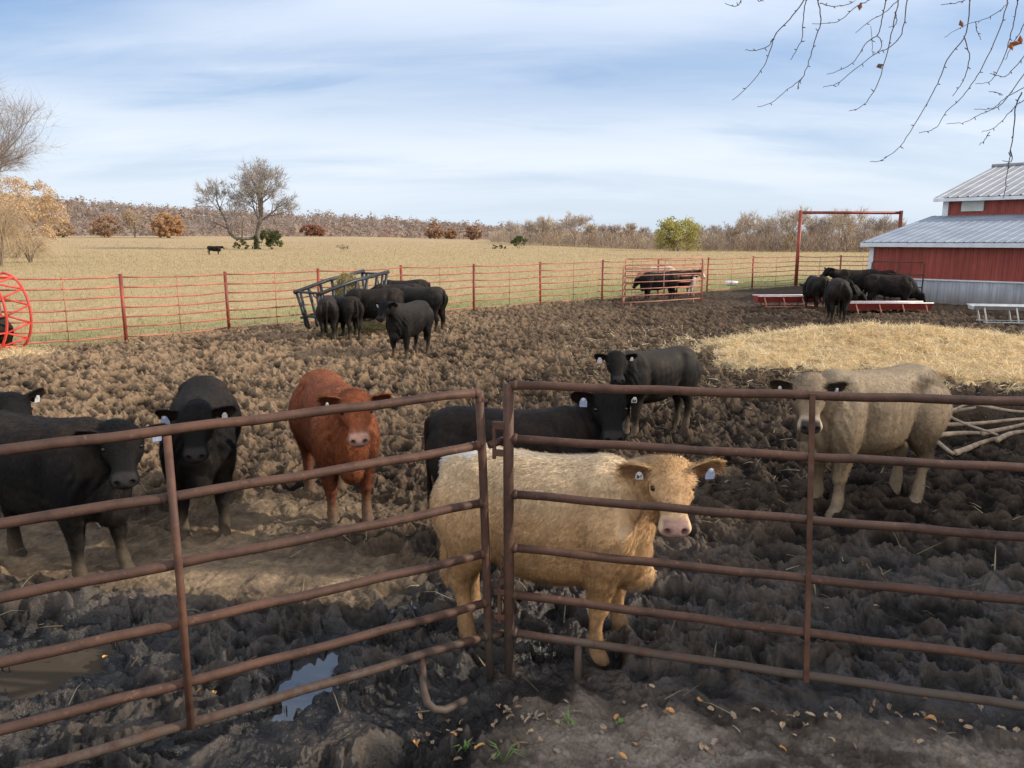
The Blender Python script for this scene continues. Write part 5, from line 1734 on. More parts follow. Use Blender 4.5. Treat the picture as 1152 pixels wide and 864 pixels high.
dome_tree(20, 283, 98, 10.2, 6.2, 12, (.60, .41, .23), (.76, .58, .38), 'broad tree in orange autumn leaf at the left edge')
dome_tree(-40, 284, 96, 9.0, 5.0, 13, (.54, .34, .18), (.72, .53, .33), 'orange-leaved tree mostly beyond the left edge')
# drooping brush: arching stems of a willow
def willow(u, v, Y, h, seed, label):
    x, _ = at_px(u, v, Y); z = ground_z(x, Y)
    t = empty('willow', (x, Y, z)); tag(t, label, 'willow')
    R = random.Random(seed); mb = MB(); tk = MB()
    for k in range(6):
        a = R.random() * 6.28
        tk.tube([(0, 0, -.1), (math.cos(a) * .5, math.sin(a) * .5, h * .35), (math.cos(a) * 1.2, math.sin(a) * 1.2, h * .6)], [.12, .08, .05], 6, col=(.22, .17, .13))
    for k in range(420):
        a = R.random() * 6.28; q = R.random() ** .6
        b = Vector((math.cos(a) * q * 1.3, math.sin(a) * q * 1.3, h * R.uniform(.3, .75)))
        reach = R.uniform(.4, 2.6); rise = R.uniform(.2, 1.2) * h * .22
        pts = []
        for i in range(6):
            s = i / 5
            pts.append(b + Vector((math.cos(a) * reach * s, math.sin(a) * reach * s, rise * math.sin(s * 2.2) * 1.2 - h * .42 * s * s * R.uniform(.8, 1.1))))
        for p in pts: p.z = max(p.z, .05)
        c = R.uniform(.75, 1.2)
        mb.tube(pts, [.012, .011, .010, .009, .008, .006], 3, caps=False, col=(.43 * c, .32 * c, .20 * c))
    tk.build('trunk', MAT_TWIG, t, cols=True); mb.build('crown', MAT_TWIG, t, cols=True)
willow(2, 300, 66, 6.4, 5, 'tan drooping willow brush at the left edge behind the fence')
willow(34, 292, 78, 3.0, 6, 'smaller tan brush right of the drooping willow')

# ---- bushy autumn trees in front of the far hill
AU = [(118, 271, 235, 6.6, (.24, .12, .06), (.38, .20, .10), 'dark russet bushy tree left of the pale bare one'), (152, 271, 240, 10.0, (.44, .28, .14), (.56, .40, .24), 'pale bare-limbed tree with a few tan leaves between two russet ones'),
      (190, 271, 238, 7.6, (.36, .19, .09), (.50, .28, .13), 'orange bushy tree right of the pale bare-limbed one'), (72, 270, 230, 5.0, (.28, .17, .10), (.42, .28, .17), 'low tan bushy tree just right of the big orange tree'),
      (489, 270, 290, 6.2, (.30, .15, .09), (.40, .22, .13), 'round russet tree before the hill, left of the other russet one'), (532, 273, 280, 5.2, (.27, .13, .08), (.37, .20, .12), 'dark russet tree standing just left of the grey bare wood'), (507, 271, 300, 4.2, (.34, .17, .09), (.44, .25, .14), 'small tan tree between the two russet ones before the hill')]
for i, (u, v, Y, h, c1, c2, lb) in enumerate(AU):
    if i != 1:
        dome_tree(u, v, Y, h, h * .66, 60 + i, tuple(c * 1.1 + .12 * k_ for c, k_ in zip(c1, (1, .85, .6))), tuple(c * 1.1 + .16 * k_ for c, k_ in zip(c2, (1, .85, .6))), lb, 'autumn_tree', .42)['group'] = 'autumn trees along the far field edge'
        continue
    bare_tree(u, v, Y, h, 60 + i, lb, 'autumn trees along the far field edge', 3 if i != 1 else 4, (.36, .28, .21) if i != 1 else (.50, .41, .32), 'autumn_tree', .65, None, (c1, c2, 15 if i != 1 else 3, .26, 1.0), (3, 4), .03)

# ---- the wood edge on the right
WD = [(596, 282, 215, 8.2), (611, 282, 212, 9.4), (627, 282, 220, 8.6), (646, 282, 205, 11.2), (662, 283, 215, 8.0), (676, 282, 220, 7.6), (692, 283, 210, 7.4), (707, 283, 205, 7.8), (722, 283, 212, 7.2),
      (574, 280, 230, 8.0), (786, 284, 190, 7.0), (805, 284, 188, 7.4), (824, 284, 182, 8.0), (840, 284, 172, 10.2), (858, 284, 178, 8.6), (872, 284, 165, 9.4), (890, 284, 160, 11.0), (912, 284, 165, 8.4), (930, 284, 160, 9.2), (951, 284, 150, 10.6), (968, 284, 160, 8.2), (985, 284, 165, 9.0), (1004, 284, 165, 8.2)]
WL = ['low bare grey tree', 'slim bare grey tree', 'spreading bare tree', 'tall bare tree standing above its neighbours', 'brownish bare tree']
for i, (u, v, Y, h) in enumerate(WD):
    side = 'of the wood left of the yellow-green bush' if u < 740 else ('between the yellow-green bush and the tall frame' if u < 895 else 'behind the tall red frame beside the barn')
    order = [k for k in WD if (k[0] < 740) == (u < 740) and (k[0] < 895) == (u < 895)]
    order = sorted(order).index((u, v, Y, h)) + 1
    nth = ['first', 'second', 'third', 'fourth', 'fifth', 'sixth', 'seventh', 'eighth', 'ninth', 'tenth', 'eleventh'][order - 1]
    kind = 'tall bare tree' if h > 9.9 else 'bare grey-brown tree'
    tc_ = [(.50, .42, .36), (.54, .44, .34), (.45, .38, .335)][i % 3]
    bare_tree(u, v, Y, h, 100 + i, f'{kind}, {nth} from the left {side}', 'bare trees along the wood edge', 4, tc_, 'bare_tree', 0.55, h * .016, ((.36, .24, .15), (.46, .32, .21), 2, .18, .5) if i in (3, 6, 7, 12) else None, (3, 4), .034)
shrub('bush', 762, 284, 165, 9.0, 6.6, (.36, .33, .10), (.56, .52, .18), 'bushy yellow-green tree at the wood edge beyond the calf pen', 'tree', 71, None, 90, .22)
for i, (u, Y, w_, h) in enumerate(((700, 190, 6, 3.0), (735, 185, 6, 4.2), (790, 175, 7, 3.6), (815, 172, 6, 3.0), (850, 165, 7, 4.0), (885, 160, 6, 3.4), (920, 155, 7, 3.6), (960, 150, 7, 3.2), (640, 200, 7, 3.2), (600, 205, 6, 3.0))):
    pass

# ---- wooded hills: terrain plus a far-off wood nobody could count
SKY = [(-700, 222), (-200, 226), (0, 229), (70, 232), (140, 235), (200, 238), (280, 241), (340, 243), (400, 245), (470, 249), (530, 252), (600, 256), (680, 262), (740, 264), (820, 265), (900, 264), (1000, 264), (1200, 262), (1800, 258)]
def ridge_z(px, R): return EYE + (270 - np.interp(px, [s[0] for s in SKY], [s[1] for s in SKY]) - 8.5) / FPX * R * 1.02
azs = np.linspace(rad(-60), rad(60), 160); rs = np.concatenate([np.linspace(300, 800, 26), np.linspace(850, 1600, 8)])
A_, R2 = np.meshgrid(azs, rs)
pxs = 576 + FPX * np.tan(A_)
hx, hy = np.sin(A_) * R2, np.cos(A_) * R2
prof_ = sstep(300, 760, R2) * np.where(R2 > 800, 1 - .0002 * (R2 - 800), 1)
hzv = -6 + (ridge_z(pxs, 780) * 1.0 + 6) * prof_ + 1.6 * fbm(hx * .006, hy * .006, 91, 3) * prof_
idx = np.arange(R2.size).reshape(R2.shape)
q = np.stack([idx[:-1, :-1], idx[1:, :-1], idx[1:, 1:], idx[:-1, 1:]], -1).reshape(-1, 4)[:, ::-1]
MAT_HILL = mat_noise('hill_litter', (.15, .105, .085), (.22, .16, .125), .05, .95)
tag(link('hills', tri_mesh('hills', np.stack([hx.ravel(), hy.ravel(), hzv.ravel()], 1), q, smooth=True), MAT_HILL), kind='structure')

def far_wood():
    rng = np.random.default_rng(77)
    n = 6500
    R0 = 318 + 482 * rng.random(n) ** .85; az = rng.uniform(rad(-44), rad(44), n)
    pr = sstep(300, 760, R0)
    px = 576 + FPX * np.tan(az)
    cx, cy = np.sin(az) * R0, np.cos(az) * R0
    cz = -6 + (ridge_z(px, 780) + 6) * pr
    hgt = rng.uniform(4.5, 8.0, n) * (1 + .5 * (rng.random(n) > .9))
    kind = rng.random(n) + .25 * fbm(cx * .01, cy * .01, 93, 3)
    pal = np.array([(.29, .215, .16), (.32, .24, .17), (.265, .20, .155), (.37, .205, .12), (.35, .165, .10), (.40, .29, .18)])
    ki = np.where(kind < .30, 0, np.where(kind < .52, 1, np.where(kind < .76, 2, np.where(kind < .86, 3, np.where(kind < .94, 4, 5)))))
    base = pal[ki]
    per = 34
    C_ = np.repeat(np.stack([cx, cy, cz], 1), per, 0); H = np.repeat(hgt, per)
    m = len(C_)
    v = rng.normal(0, 1, (m, 3)); v /= np.linalg.norm(v, axis=1)[:, None]
    rr = rng.random(m) ** .4
    p = C_ + v * rr[:, None] * np.stack([H * .42, H * .42, H * .46], 1) + np.stack([H * 0, H * 0, H * .56], 1)
    nn_ = v * .8 + np.array((.1, -.35, .55)) + rng.normal(0, .25, (m, 3))
    a = np.cross(nn_, rng.normal(0, 1, (m, 3))); a /= np.linalg.norm(a, axis=1)[:, None]
    b = np.cross(nn_, a); b /= np.linalg.norm(b, axis=1)[:, None]
    s = (H * .10 * rng.uniform(.5, 1.25, m))[:, None]
    qv = np.stack([p - a * s, p - b * s * .75, p + a * s, p + b * s * .75], 1).reshape(-1, 3)
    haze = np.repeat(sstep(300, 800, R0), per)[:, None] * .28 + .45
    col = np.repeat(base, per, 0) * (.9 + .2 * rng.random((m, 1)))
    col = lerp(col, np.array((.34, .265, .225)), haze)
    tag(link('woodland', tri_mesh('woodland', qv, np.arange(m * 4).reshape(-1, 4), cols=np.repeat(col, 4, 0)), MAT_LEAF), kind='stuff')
far_wood()

def near_wood():
    """undergrowth and thin stems behind the wood edge, right half"""
    rng = np.random.default_rng(78)
    n = 1300
    px = rng.uniform(552, 1080, n)
    R0 = np.interp(px, [548, 600, 720, 900, 1080], [240, 222, 205, 172, 165]) + rng.uniform(-10, 50, n)
    az = np.arctan((px - 576) / FPX)
    cx, cy = np.sin(az) * R0, np.cos(az) * R0
    cz = height(cx, cy, False)
    hgt = rng.uniform(2.8, 6.6, n) * np.interp(px, [548, 580, 640], [.6, 1.1, 1.0])
    base = np.array([(.42, .335, .27), (.48, .37, .26), (.38, .31, .27), (.44, .27, .18), (.52, .41, .29)])[rng.choice(5, n, p=[.32, .25, .25, .08, .10])]
    per = 70
    C_ = np.repeat(np.stack([cx, cy, cz], 1), per, 0); H = np.repeat(hgt, per); m = len(C_)
    # upright fine stems, fanning out
    v = rng.normal(0, 1, (m, 3)) * np.array((1, 1, .2)); 
    foot = C_ + v * (H * .16)[:, None]; foot[:, 2] = C_[:, 2] + H * rng.uniform(0, .62, m)
    d = np.stack([rng.normal(0, .38, m), rng.normal(0, .38, m), rng.uniform(.5, 1.0, m)], 1); d /= np.linalg.norm(d, axis=1)[:, None]
    L = (H * rng.uniform(.2, .42, m))[:, None]
    s = np.cross(d, rng.normal(0, 1, (m, 3))); s /= np.linalg.norm(s, axis=1)[:, None]; s *= (.035 * rng.uniform(.6, 1.6, m))[:, None]
    qv = np.stack([foot - s, foot + s, foot + d * L], 1).reshape(-1, 3)
    col = np.repeat(base, per, 0) * (.7 + .55 * rng.random((m, 1)))
    tag(link('underwood', tri_mesh('underwood', qv, np.arange(m * 3).reshape(-1, 3), cols=np.repeat(col, 3, 0)), MAT_TWIG), kind='stuff')
near_wood()

# ---- tree overhead on the right: trunk outside the picture, drooping twigs inside it
ot = empty('overhanging_tree', (8.2, 4.6, 0))
tag(ot, 'bare tree whose thin drooping twigs hang into the sky above the barn', 'tree')
MAT_TWIGD = mat_noise('dark_twig', (.10, .085, .085), (.16, .135, .13), 30, .8)
O = Vector((8.2, 4.6, 0))
mb = MB(); mb.tube([(0, 0, -.3), (.05, 0, 1.5), (-.1, .1, 3.4), (-.2, .2, 5.6), (.1, .3, 8)], [.30, .24, .21, .17, .10], 12); mb.build('trunk', MAT_BARK, ot, True)
TWG = [([(385, 0), (340, 60), (290, 115), (265, 180), (245, 230), (190, 300), (137, 348)], 5.4), ([(290, 115), (262, 158), (225, 173), (180, 175)], 5.4), ([(392, 0), (382, 60), (378, 130), (362, 165), (340, 208)], 5.2),
       ([(433, 0), (443, 75), (425, 130), (405, 200), (378, 270), (340, 300), (275, 355), (222, 372)], 5.6), ([(378, 270), (366, 290), (362, 312)], 5.6), ([(610, 0), (570, 20), (520, 62), (480, 80), (412, 82)], 5.9), ([(712, 0), (660, 45), (610, 75), (562, 115)], 6.1),
       ([(668, 0), (655, 65), (640, 120), (600, 150), (560, 210), (520, 238), (465, 258)], 6.0), ([(742, 0), (725, 110), (680, 165), (620, 195), (520, 275), (490, 293), (450, 302)], 5.7), ([(712, 0), (690, 110), (670, 190), (640, 290), (600, 355), (570, 377), (540, 385)], 5.5),
       ([(960, 0), (945, 120), (890, 195), (860, 260), (830, 325), (780, 410), (730, 495), (680, 540), (650, 556), (615, 562)], 5.2), ([(940, 125), (958, 200), (945, 260), (925, 300), (900, 333)], 5.2), ([(1092, 0), (1060, 110), (1015, 210), (975, 280), (930, 340), (880, 385), (845, 440), (815, 455), (783, 460)], 5.6),
       ([(1160, 240), (1080, 350), (1040, 378), (990, 400), (940, 425), (880, 430)], 6.2), ([(1160, 300), (1090, 335), (1040, 375), (975, 378)], 6.0), ([(1160, 340), (1115, 370), (1080, 410), (1050, 440), (1000, 460)], 5.9), ([(1030, 458), (1012, 485), (993, 503)], 5.9),
       ([(1140, 320), (1120, 370), (1115, 430), (1102, 520), (1094, 575), (1085, 640), (1075, 690)], 5.0), ([(1102, 520), (1105, 560), (1072, 558)], 5.0), ([(1125, 0), (1110, 90), (1088, 170), (1060, 240), (1030, 282), (980, 292)], 5.8), ([(1096, 10), (1050, 45), (1010, 66), (945, 88), (870, 130)], 6.3),
       ([(980, 75), (985, 108), (1000, 138)], 6.3), ([(1160, 175), (1120, 230), (1085, 265), (1055, 262), (1030, 255)], 5.4), ([(170, -10), (160, 12), (145, 22), (110, 12)], 5.8), ([(205, -8), (225, 2), (245, 3)], 5.8), ([(440, 10), (470, 20), (505, 20), (550, 10), (570, -8)], 5.5), ([(955, -8), (915, 10), (860, 16)], 5.7),
       ([(1160, 60), (1130, 120), (1110, 150), (1085, 205)], 5.5), ([(1075, 330), (1050, 320), (1025, 318)], 6.2), ([(700, 40), (705, 80), (680, 95)], 5.7), ([(640, 120), (655, 160), (625, 190), (622, 150), (617, 90)], 6.0)]
R = random.Random(9)
def tpx(a, Y): return Vector(PY(780 + a[0] / 3.086, a[1] / 3.086, Y)) - O
tops = []
for i, (pl, Y) in enumerate(TWG):
    pts = [tpx(a, Y + .05 * k) for k, a in enumerate(pl)]
    # resample smoothly, slight zigzag at the buds
    arr = interp_rings([tuple(p) for p in pts], len(pts) * 4, 3)
    arr = arr + np.array([[R.gauss(0, .0022), 0, R.gauss(0, .0022)] for _ in arr])
    if pl[0][1] <= 0:
        # carry the twig on to a limb above the picture
        tops.append((arr[0], i))
    thick = .0042 if len(pl) > 5 else .0034
    mb = MB(); n_ = len(arr)
    mb.tube([tuple(p) for p in arr], [lerp(thick, .0020, k / (n_ - 1)) for k in range(n_)], 6)
    for k in range(3, n_ - 1, 4):     # buds and spurs
        p = Vector(arr[k]); dv = Vector((R.uniform(-1, 1), R.uniform(-.5, .5), R.uniform(-1, .6))).normalized()
        mb.tube([p, p + dv * .012, p + dv * R.uniform(.016, .030)], [.0026, .0036, .0014], 5)
    mb.build('twig', MAT_TWIGD, ot, True)
hub = [Vector((-.2, .2, 5.4)), Vector((-2.0, .5, 6.1)), Vector((-3.8, .9, 6.3)), Vector((-5.8, 1.1, 6.0)), Vector((-7.0, 1.2, 5.6))]
mb = MB(); mb.tube(hub, [.13, .10, .07, .045, .02], 8); mb.build('limb', MAT_TWIGD, ot, True)
for p, i in tops:
    p = Vector(p)
    b = min((hub[k].lerp(hub[k + 1], t) for k in range(4) for t in (0, .25, .5, .75)), key=lambda q_: (Vector((q_.x, q_.y, 0)) - Vector((p.x, p.y, 0))).length + abs(q_.x - p.x - .3))
    mid_ = p.lerp(b, .5) + Vector((.05, .0, .10))
    mb = MB(); mb.tube([b, mid_, p], [.016, .011, .0075], 6); mb.build('twig', MAT_TWIGD, ot, True)
b = Vector((-.2, .2, 4.6))
mb = MB(); mb.tube([b, Vector((-1.0, .6, 4.9)), Vector((-2.4, 1.0, 4.4))], [.06, .04, .012], 7); mb.build('limb', MAT_TWIGD, ot, True)
for k, (a, Y, c) in enumerate((((1120, 150), 5.5, (.34, .12, .05)), ((1105, 160), 5.6, (.38, .16, .07)), ((1138, 138), 5.5, (.30, .10, .05)), ((580, 22), 5.9, (.22, .09, .06)), ((648, 228), 5.5, (.10, .06, .05)), ((932, 82), 6.3, (.25, .12, .07)))):
    p = tpx(a, Y); mb = MB(); rr = R.random() * 3
    w1, w2 = Vector((math.cos(rr), .3, math.sin(rr))).normalized() * .035, Vector((-math.sin(rr), .2, math.cos(rr))).normalized() * .018
    mb.add([p - w1, p - w2 + Vector((0, .01, 0)), p + w1, p + w2 + Vector((0, .012, 0)), p], [(0, 1, 4), (1, 2, 4), (2, 3, 4), (3, 0, 4)], c)
    mb.build('leaf', MAT_LEAF, ot, cols=True)
# ------------------------------------------------------------------ the herd
def put(name, F, H, pose, look, label, sink=.04, **k):
    """stand an animal with its fore feet about F and hind feet about H (photo pixels on the ground)"""
    f, h = Vector(P(*F)), Vector(P(*H))
    yaw = math.atan2(f.y - h.y, f.x - h.x) if 'yaw' not in k else rad(k.pop('yaw'))
    s = k.get('scale', 1.0)
    ls = pose.get('ls', 1.0)
    c = (f + h) / 2
    off = (.56 - .62) / 2 * ls * s
    x, y = c.x - off * math.cos(yaw), c.y - off * math.sin(yaw)
    return make_cow(name, pose, look, label, loc=(x, y, -sink), rz=yaw, **k)

GB = 'black cattle'
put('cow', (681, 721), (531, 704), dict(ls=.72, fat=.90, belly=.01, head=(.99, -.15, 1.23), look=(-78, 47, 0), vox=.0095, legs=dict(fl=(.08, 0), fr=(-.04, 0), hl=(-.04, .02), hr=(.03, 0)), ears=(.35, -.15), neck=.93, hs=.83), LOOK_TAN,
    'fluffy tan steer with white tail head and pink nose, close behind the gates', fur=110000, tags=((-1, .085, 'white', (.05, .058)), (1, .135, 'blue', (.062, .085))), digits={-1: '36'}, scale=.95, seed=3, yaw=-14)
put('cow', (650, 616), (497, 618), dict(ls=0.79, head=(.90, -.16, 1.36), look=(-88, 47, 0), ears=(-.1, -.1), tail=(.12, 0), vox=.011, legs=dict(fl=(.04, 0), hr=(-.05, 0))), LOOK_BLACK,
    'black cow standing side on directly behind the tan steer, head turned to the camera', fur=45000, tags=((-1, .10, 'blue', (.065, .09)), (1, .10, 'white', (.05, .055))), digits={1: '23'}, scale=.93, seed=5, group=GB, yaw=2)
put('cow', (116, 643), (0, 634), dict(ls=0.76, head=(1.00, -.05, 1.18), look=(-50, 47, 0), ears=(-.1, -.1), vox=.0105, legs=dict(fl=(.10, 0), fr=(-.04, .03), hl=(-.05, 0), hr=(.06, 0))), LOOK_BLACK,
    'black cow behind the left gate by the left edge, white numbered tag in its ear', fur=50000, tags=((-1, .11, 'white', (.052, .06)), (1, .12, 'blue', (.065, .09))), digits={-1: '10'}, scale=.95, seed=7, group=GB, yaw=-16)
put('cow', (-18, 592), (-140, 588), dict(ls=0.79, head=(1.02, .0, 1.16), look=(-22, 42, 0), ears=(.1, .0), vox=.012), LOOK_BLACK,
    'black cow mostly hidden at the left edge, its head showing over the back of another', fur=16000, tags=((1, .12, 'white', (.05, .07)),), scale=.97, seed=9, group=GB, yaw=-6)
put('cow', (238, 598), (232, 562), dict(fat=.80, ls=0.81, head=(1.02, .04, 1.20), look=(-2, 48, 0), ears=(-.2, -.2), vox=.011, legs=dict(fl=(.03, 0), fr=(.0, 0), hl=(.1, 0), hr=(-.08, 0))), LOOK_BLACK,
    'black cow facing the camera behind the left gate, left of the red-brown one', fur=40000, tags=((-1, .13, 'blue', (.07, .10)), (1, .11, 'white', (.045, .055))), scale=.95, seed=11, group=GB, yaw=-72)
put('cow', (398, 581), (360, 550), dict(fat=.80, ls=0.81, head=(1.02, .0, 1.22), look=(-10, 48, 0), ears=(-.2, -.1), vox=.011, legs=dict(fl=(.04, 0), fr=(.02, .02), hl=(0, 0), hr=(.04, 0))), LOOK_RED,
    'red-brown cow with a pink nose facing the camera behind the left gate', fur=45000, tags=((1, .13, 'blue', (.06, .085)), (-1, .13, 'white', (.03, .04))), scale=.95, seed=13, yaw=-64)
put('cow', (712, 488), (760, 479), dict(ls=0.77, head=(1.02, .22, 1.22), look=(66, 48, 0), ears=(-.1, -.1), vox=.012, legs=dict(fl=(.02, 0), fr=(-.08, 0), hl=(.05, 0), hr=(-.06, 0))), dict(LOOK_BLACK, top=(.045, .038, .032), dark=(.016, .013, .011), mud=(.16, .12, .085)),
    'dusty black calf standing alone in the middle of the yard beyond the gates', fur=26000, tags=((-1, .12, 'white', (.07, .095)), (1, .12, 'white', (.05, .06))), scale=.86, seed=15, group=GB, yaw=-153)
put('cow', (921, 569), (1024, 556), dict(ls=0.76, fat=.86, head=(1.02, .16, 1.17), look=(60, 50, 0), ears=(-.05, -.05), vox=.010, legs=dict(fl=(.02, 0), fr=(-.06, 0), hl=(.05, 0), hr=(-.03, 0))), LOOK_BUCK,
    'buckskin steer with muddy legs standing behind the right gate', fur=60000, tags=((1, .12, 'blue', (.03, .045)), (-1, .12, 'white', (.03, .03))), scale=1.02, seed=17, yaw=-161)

# round the hay feeder
def far(F, yaw, pose, look, label, scale=.95, group=GB, **k):
    x, y = P(*F)
    p = dict(vox=.015, smooth=5); p.update(pose)
    s0 = pose.get('ls', 1.0)
    return make_cow('cow', p, look, label, loc=(x, y, -.05), rz=rad(yaw), scale=scale, group=group, **k)
B2 = dict(LOOK_BLACK, top=(.035, .029, .025))
GF = 'black cattle around the hay feeder'
far((462, 400), -112, dict(ls=0.79, head=(1.06, -.05, 1.26), look=(-8, 48, 0), ears=(-.1, -.1)), B2, 'dusty black cow walking towards the camera from the hay feeder', .93, GF, seed=21, fur=9000, tags=((-1, .12, 'blue', (.06, .08)),))
far((371, 381), 100, dict(ls=0.75, head=(1.05, -.1, .86), look=(-20, 66, 0), tail=(.02, 0)), B2, 'dusty black calf seen from behind, leftmost at the hay feeder', .86, GF, seed=22)
far((389, 380), 132, dict(ls=0.75, head=(1.05, .1, .80), look=(20, 66, 0), tail=(-.03, 0)), LOOK_BLACK, 'black calf with its rump to the camera, second from the left at the hay feeder', .86, GF, seed=23)
far((422, 377), 190, dict(ls=0.84, head=(1.10, -.1, .82), look=(-15, 62, 0)), LOOK_BLACK, 'broad black cow standing side on in the middle of the hay feeder', .98, GF, seed=24)
far((448, 369), 195, dict(ls=0.84, head=(1.10, -.2, .92), look=(-30, 60, 0)), LOOK_BLACK, 'black cow reaching into the feeder behind the one walking towards the camera', 1.0, GF, seed=25)
far((474, 373), 155, dict(ls=0.84, head=(1.08, .1, .90), look=(15, 60, 0), tail=(.03, 0)), B2, 'black cow with its rump to the right, rightmost at the hay feeder', .98, GF, seed=26)
far((455, 362), 185, dict(ls=0.84, head=(1.10, .0, .90), look=(10, 60, 0)), LOOK_BLACK, 'black cow on the far side of the feeder, only its back showing', 1.02, GF, seed=27)

# in the pen
far((741, 338), 190, dict(ls=0.90, head=(1.04, .0, .95), look=(5, 58, 0)), LOOK_BLACK, 'black calf standing side on inside the small red pen', .94, None, seed=31)
LOOK_WF = dict(coat=(.014, .012, .012), ear=(.02, .015, .012), muzzle=(.40, .28, .25), face=(.72, .68, .62), mud=(.14, .1, .07),
               spots=[((.55, 0, .60), (.25, .5, .35), (.60, .56, .50), .9), ((.6, 0, .3), (.3, .5, .4), (.55, .5, .45), .7)])
far((766, 333), 20, dict(ls=0.81, head=(1.10, -.1, 1.20), look=(-40, 46, 0)), LOOK_WF, 'white-faced black calf with its head up inside the small red pen', .90, None, seed=32)
far((741, 329), 165, dict(ls=0.79, head=(1.06, .1, 1.0), look=(10, 55, 0)), dict(LOOK_TAN, coat=(.55, .42, .28), top=(.62, .50, .36)), 'cream calf behind the black one inside the small red pen', .98, None, seed=33)

# by the bunks
GK = 'black cattle at the feed bunks'
far((940, 362), 72, dict(ls=0.84, head=(.98, -.36, 1.12), look=(-88, 50, 0), tail=(.03, 0)), B2, 'black cow seen from behind in front of the red bunks, head turned right', 1.04, GK, seed=41, fur=9000)
far((917, 350), 88, dict(ls=0.84, head=(1.08, .0, .9), look=(5, 60, 0), tail=(.02, 0)), LOOK_BLACK, 'black cow half hidden on the left of the one with its head turned', .98, GK, seed=42)
far((998, 348.5), -14, dict(ls=0.88, head=(1.12, .0, .62), look=(-8, 62, 0)), LOOK_BLACK, 'black cow lowering its head into the red bunk in front of the barn', 1.0, GK, seed=43)
far((962, 341), 176, dict(ls=0.88, head=(1.10, .1, 1.24), look=(15, 35, 0)), LOOK_BLACK, 'black cow with a raised head looking left, furthest back at the bunks', 1.06, GK, seed=44)
far((985, 340), 12, dict(ls=0.88, head=(1.12, .0, 1.0), look=(0, 58, 0)), LOOK_BLACK, 'black cow of which only the back shows behind the one eating by the barn', 1.02, GK, seed=45)
far((948, 349), -12, dict(ls=0.72, head=(1.06, -.05, .78), look=(-40, 55, 0), ears=(-.2, -.2)), B2, 'small black calf at the end of the red bunk, beside the head-turned cow', .74, GK, seed=46)

# far out, and one lying at the left edge
x, y = P(241, 287)
make_cow('cow', dict(vox=.02, smooth=4, head=(1.16, .0, 1.16), look=(0, 46, 0)), LOOK_BLACK, 'lone black cow standing far out in the pasture by the bare tree', loc=(x, y, float(height([x], [y], False)[0]) - .02), rz=rad(8), scale=1.12, seed=51, group=GB)
x, y = P(-24, 396)
make_cow('cow', dict(vox=.015, smooth=5, lie=True, head=(1.05, .1, 1.16), look=(10, 50, 0)), B2, 'black cow lying by the tipped red ring feeder at the left edge', loc=(x, y, -.36), rz=rad(165), scale=.95, seed=52, group=GB)
# ------------------------------------------------------------------ fallen leaves, weeds and clods on the near bank
def leaf_mesh(seed, curl):
    R = random.Random(seed)
    vs = []; fs = []
    out = [(0, 0), (.25, .26), (.55, .34), (.72, .20), (.86, .26), (1.0, 0)]
    n = len(out)
    for i, (t, w_) in enumerate(out):
        w_ = w_ * R.uniform(.8, 1.2)
        z = curl * math.sin(t * 3.0) * .5
        for sgn in (-1, 0, 1):
            vs.append((t - .5, sgn * w_, z + curl * abs(sgn) * .6 * R.uniform(.6, 1.3)))
    for i in range(n - 1):
        for j in (0, 1):
            fs.append((i * 3 + j, i * 3 + j + 1, i * 3 + j + 4, i * 3 + j + 3))
    me = bpy.data.meshes.new('fallen_leaf')
    me.from_pydata(vs, [], fs)
    return me
LM = [mat_noise('leaf_tan', (.34, .23, .14), (.50, .37, .25), 14, .8), mat_noise('leaf_orange', (.46, .22, .07), (.60, .33, .12), 14, .75), mat_noise('leaf_pale', (.24, .175, .12), (.38, .29, .21), 14, .8), mat_noise('leaf_brown', (.17, .11, .07), (.26, .17, .11), 14, .85)]
LMESH = [[leaf_mesh(i, c) for i, c in enumerate((.12, .28, .4))] for m in LM]
for ms, m in zip(LMESH, LM):
    for me in ms: me.materials.append(m)
spots = []
R = random.Random(21)
for px in [(560, 664), (570, 668), (577, 672), (585, 676), (597, 680), (606, 684), (616, 690), (625, 690), (640, 692), (590, 683), (602, 676), (612, 681), (632, 684), (566, 660), (575, 659)]:
    spots.append((px[0] * 1.0 + R.uniform(-4, 4), px[1] + 130 + R.uniform(-4, 4), 2))
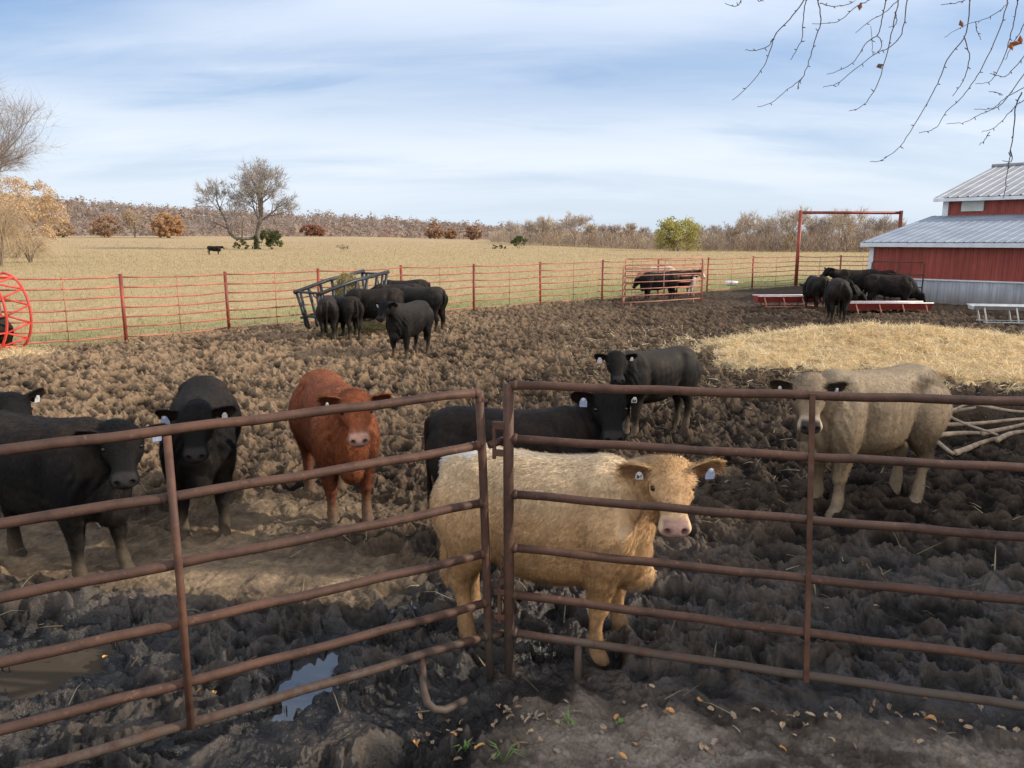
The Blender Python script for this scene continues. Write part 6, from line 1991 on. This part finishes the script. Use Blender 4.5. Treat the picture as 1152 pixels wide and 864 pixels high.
for px, k in (((694, 804), 1), ((753, 812), 1), ((677, 830), 2), ((700, 858), 1), ((540, 850), 1), ((510, 826), 1), ((488, 832), 2), ((434, 853), 1), ((469, 828), 1), ((467, 858), 2), ((714, 845), 1), ((635, 812), 0), ((626, 852), 2), ((787, 788), 1), ((825, 805), 2), ((870, 807), 2), ((897, 800), 2), ((911, 812), 0), ((930, 816), 0), ((940, 816), 2), ((935, 798), 2), ((1030, 812), 0), ((1047, 813), 1), ((1035, 790), 1), ((1087, 791), 1), ((1062, 852), 2), ((1035, 842), 0), ((960, 848), 3), ((880, 845), 1), ((893, 833), 0), ((905, 826), 0), ((850, 803), 2), ((805, 844), 2), ((1144, 822), 0), ((1127, 858), 3), ((1010, 806), 0), ((985, 796), 3), ((120, 733), 1), ((60, 735), 1), ((240, 782), 1), ((222, 777), 1), ((930, 690), 2), ((985, 690), 2), ((1146, 697), 1), ((1118, 632), 2)):
    spots.append((px[0], px[1], k))
for i in range(60):
    u = R.uniform(470, 1150); v = R.uniform(780, 862)
    spots.append((u, v, R.choice((0, 0, 2, 3, 3))))
for i, (u, v, k) in enumerate(spots):
    x, y = P(u, v)
    o = bpy.data.objects.new('fallen_leaf', R.choice(LMESH[k]))
    COL.objects.link(o)
    s = R.uniform(.028, .050) * (1.25 if k == 1 else 1)
    o.scale = (s, s * R.uniform(.7, 1.1), s)
    o.rotation_euler = (R.gauss(0, .35), R.gauss(0, .35), R.random() * 6.28)
    o.location = (x, y, float(height([x], [y])[0]) + .010)
    tag(o, ['small tan fallen leaf lying on the dark earth by the gates', 'bright orange fallen leaf lying on the dark earth by the gates', 'pale dry fallen leaf lying on the dark earth by the gates', 'brown curled fallen leaf lying on the dark earth by the gates'][k], 'leaf', ['small tan fallen leaves', 'bright orange fallen leaves', 'pale dry fallen leaves', 'brown curled fallen leaves'][k])
MAT_WEED = mat_noise('weed_green', (.09, .15, .035), (.17, .25, .07), 20, .6)
for i, (u, v, h, lb) in enumerate(((640, 820, .055, 'green weed with spreading blades among pale leaves below the right gate'), (523, 836, .05, 'small green weed on the dark earth below the left gate'), (566, 862, .09, 'tall grass blade at the bottom edge below the gates'), (697, 818, .03, 'tiny green sprout by an orange leaf below the right gate'))):
    x, y = P(u, v)
    mb = MB(); rr = random.Random(i)
    for k in range(9):
        a = rr.random() * 6.28; sp = rr.uniform(.4, 1.1)
        d = Vector((math.cos(a), math.sin(a), 0)); n_ = Vector((-d.y, d.x, 0)) * .0045
        p1, p2 = d * h * sp * .5 + Vector((0, 0, h * .8)), d * h * sp * 1.2 + Vector((0, 0, h * rr.uniform(.5, 1)))
        mb.add([-n_, n_, p1 + n_, p1 - n_, p2], [(0, 1, 2, 3), (3, 2, 4)])
    o = mb.build('weed', MAT_WEED)
    o.location = (x, y, float(height([x], [y])[0]))
    tag(o, lb, 'weed')
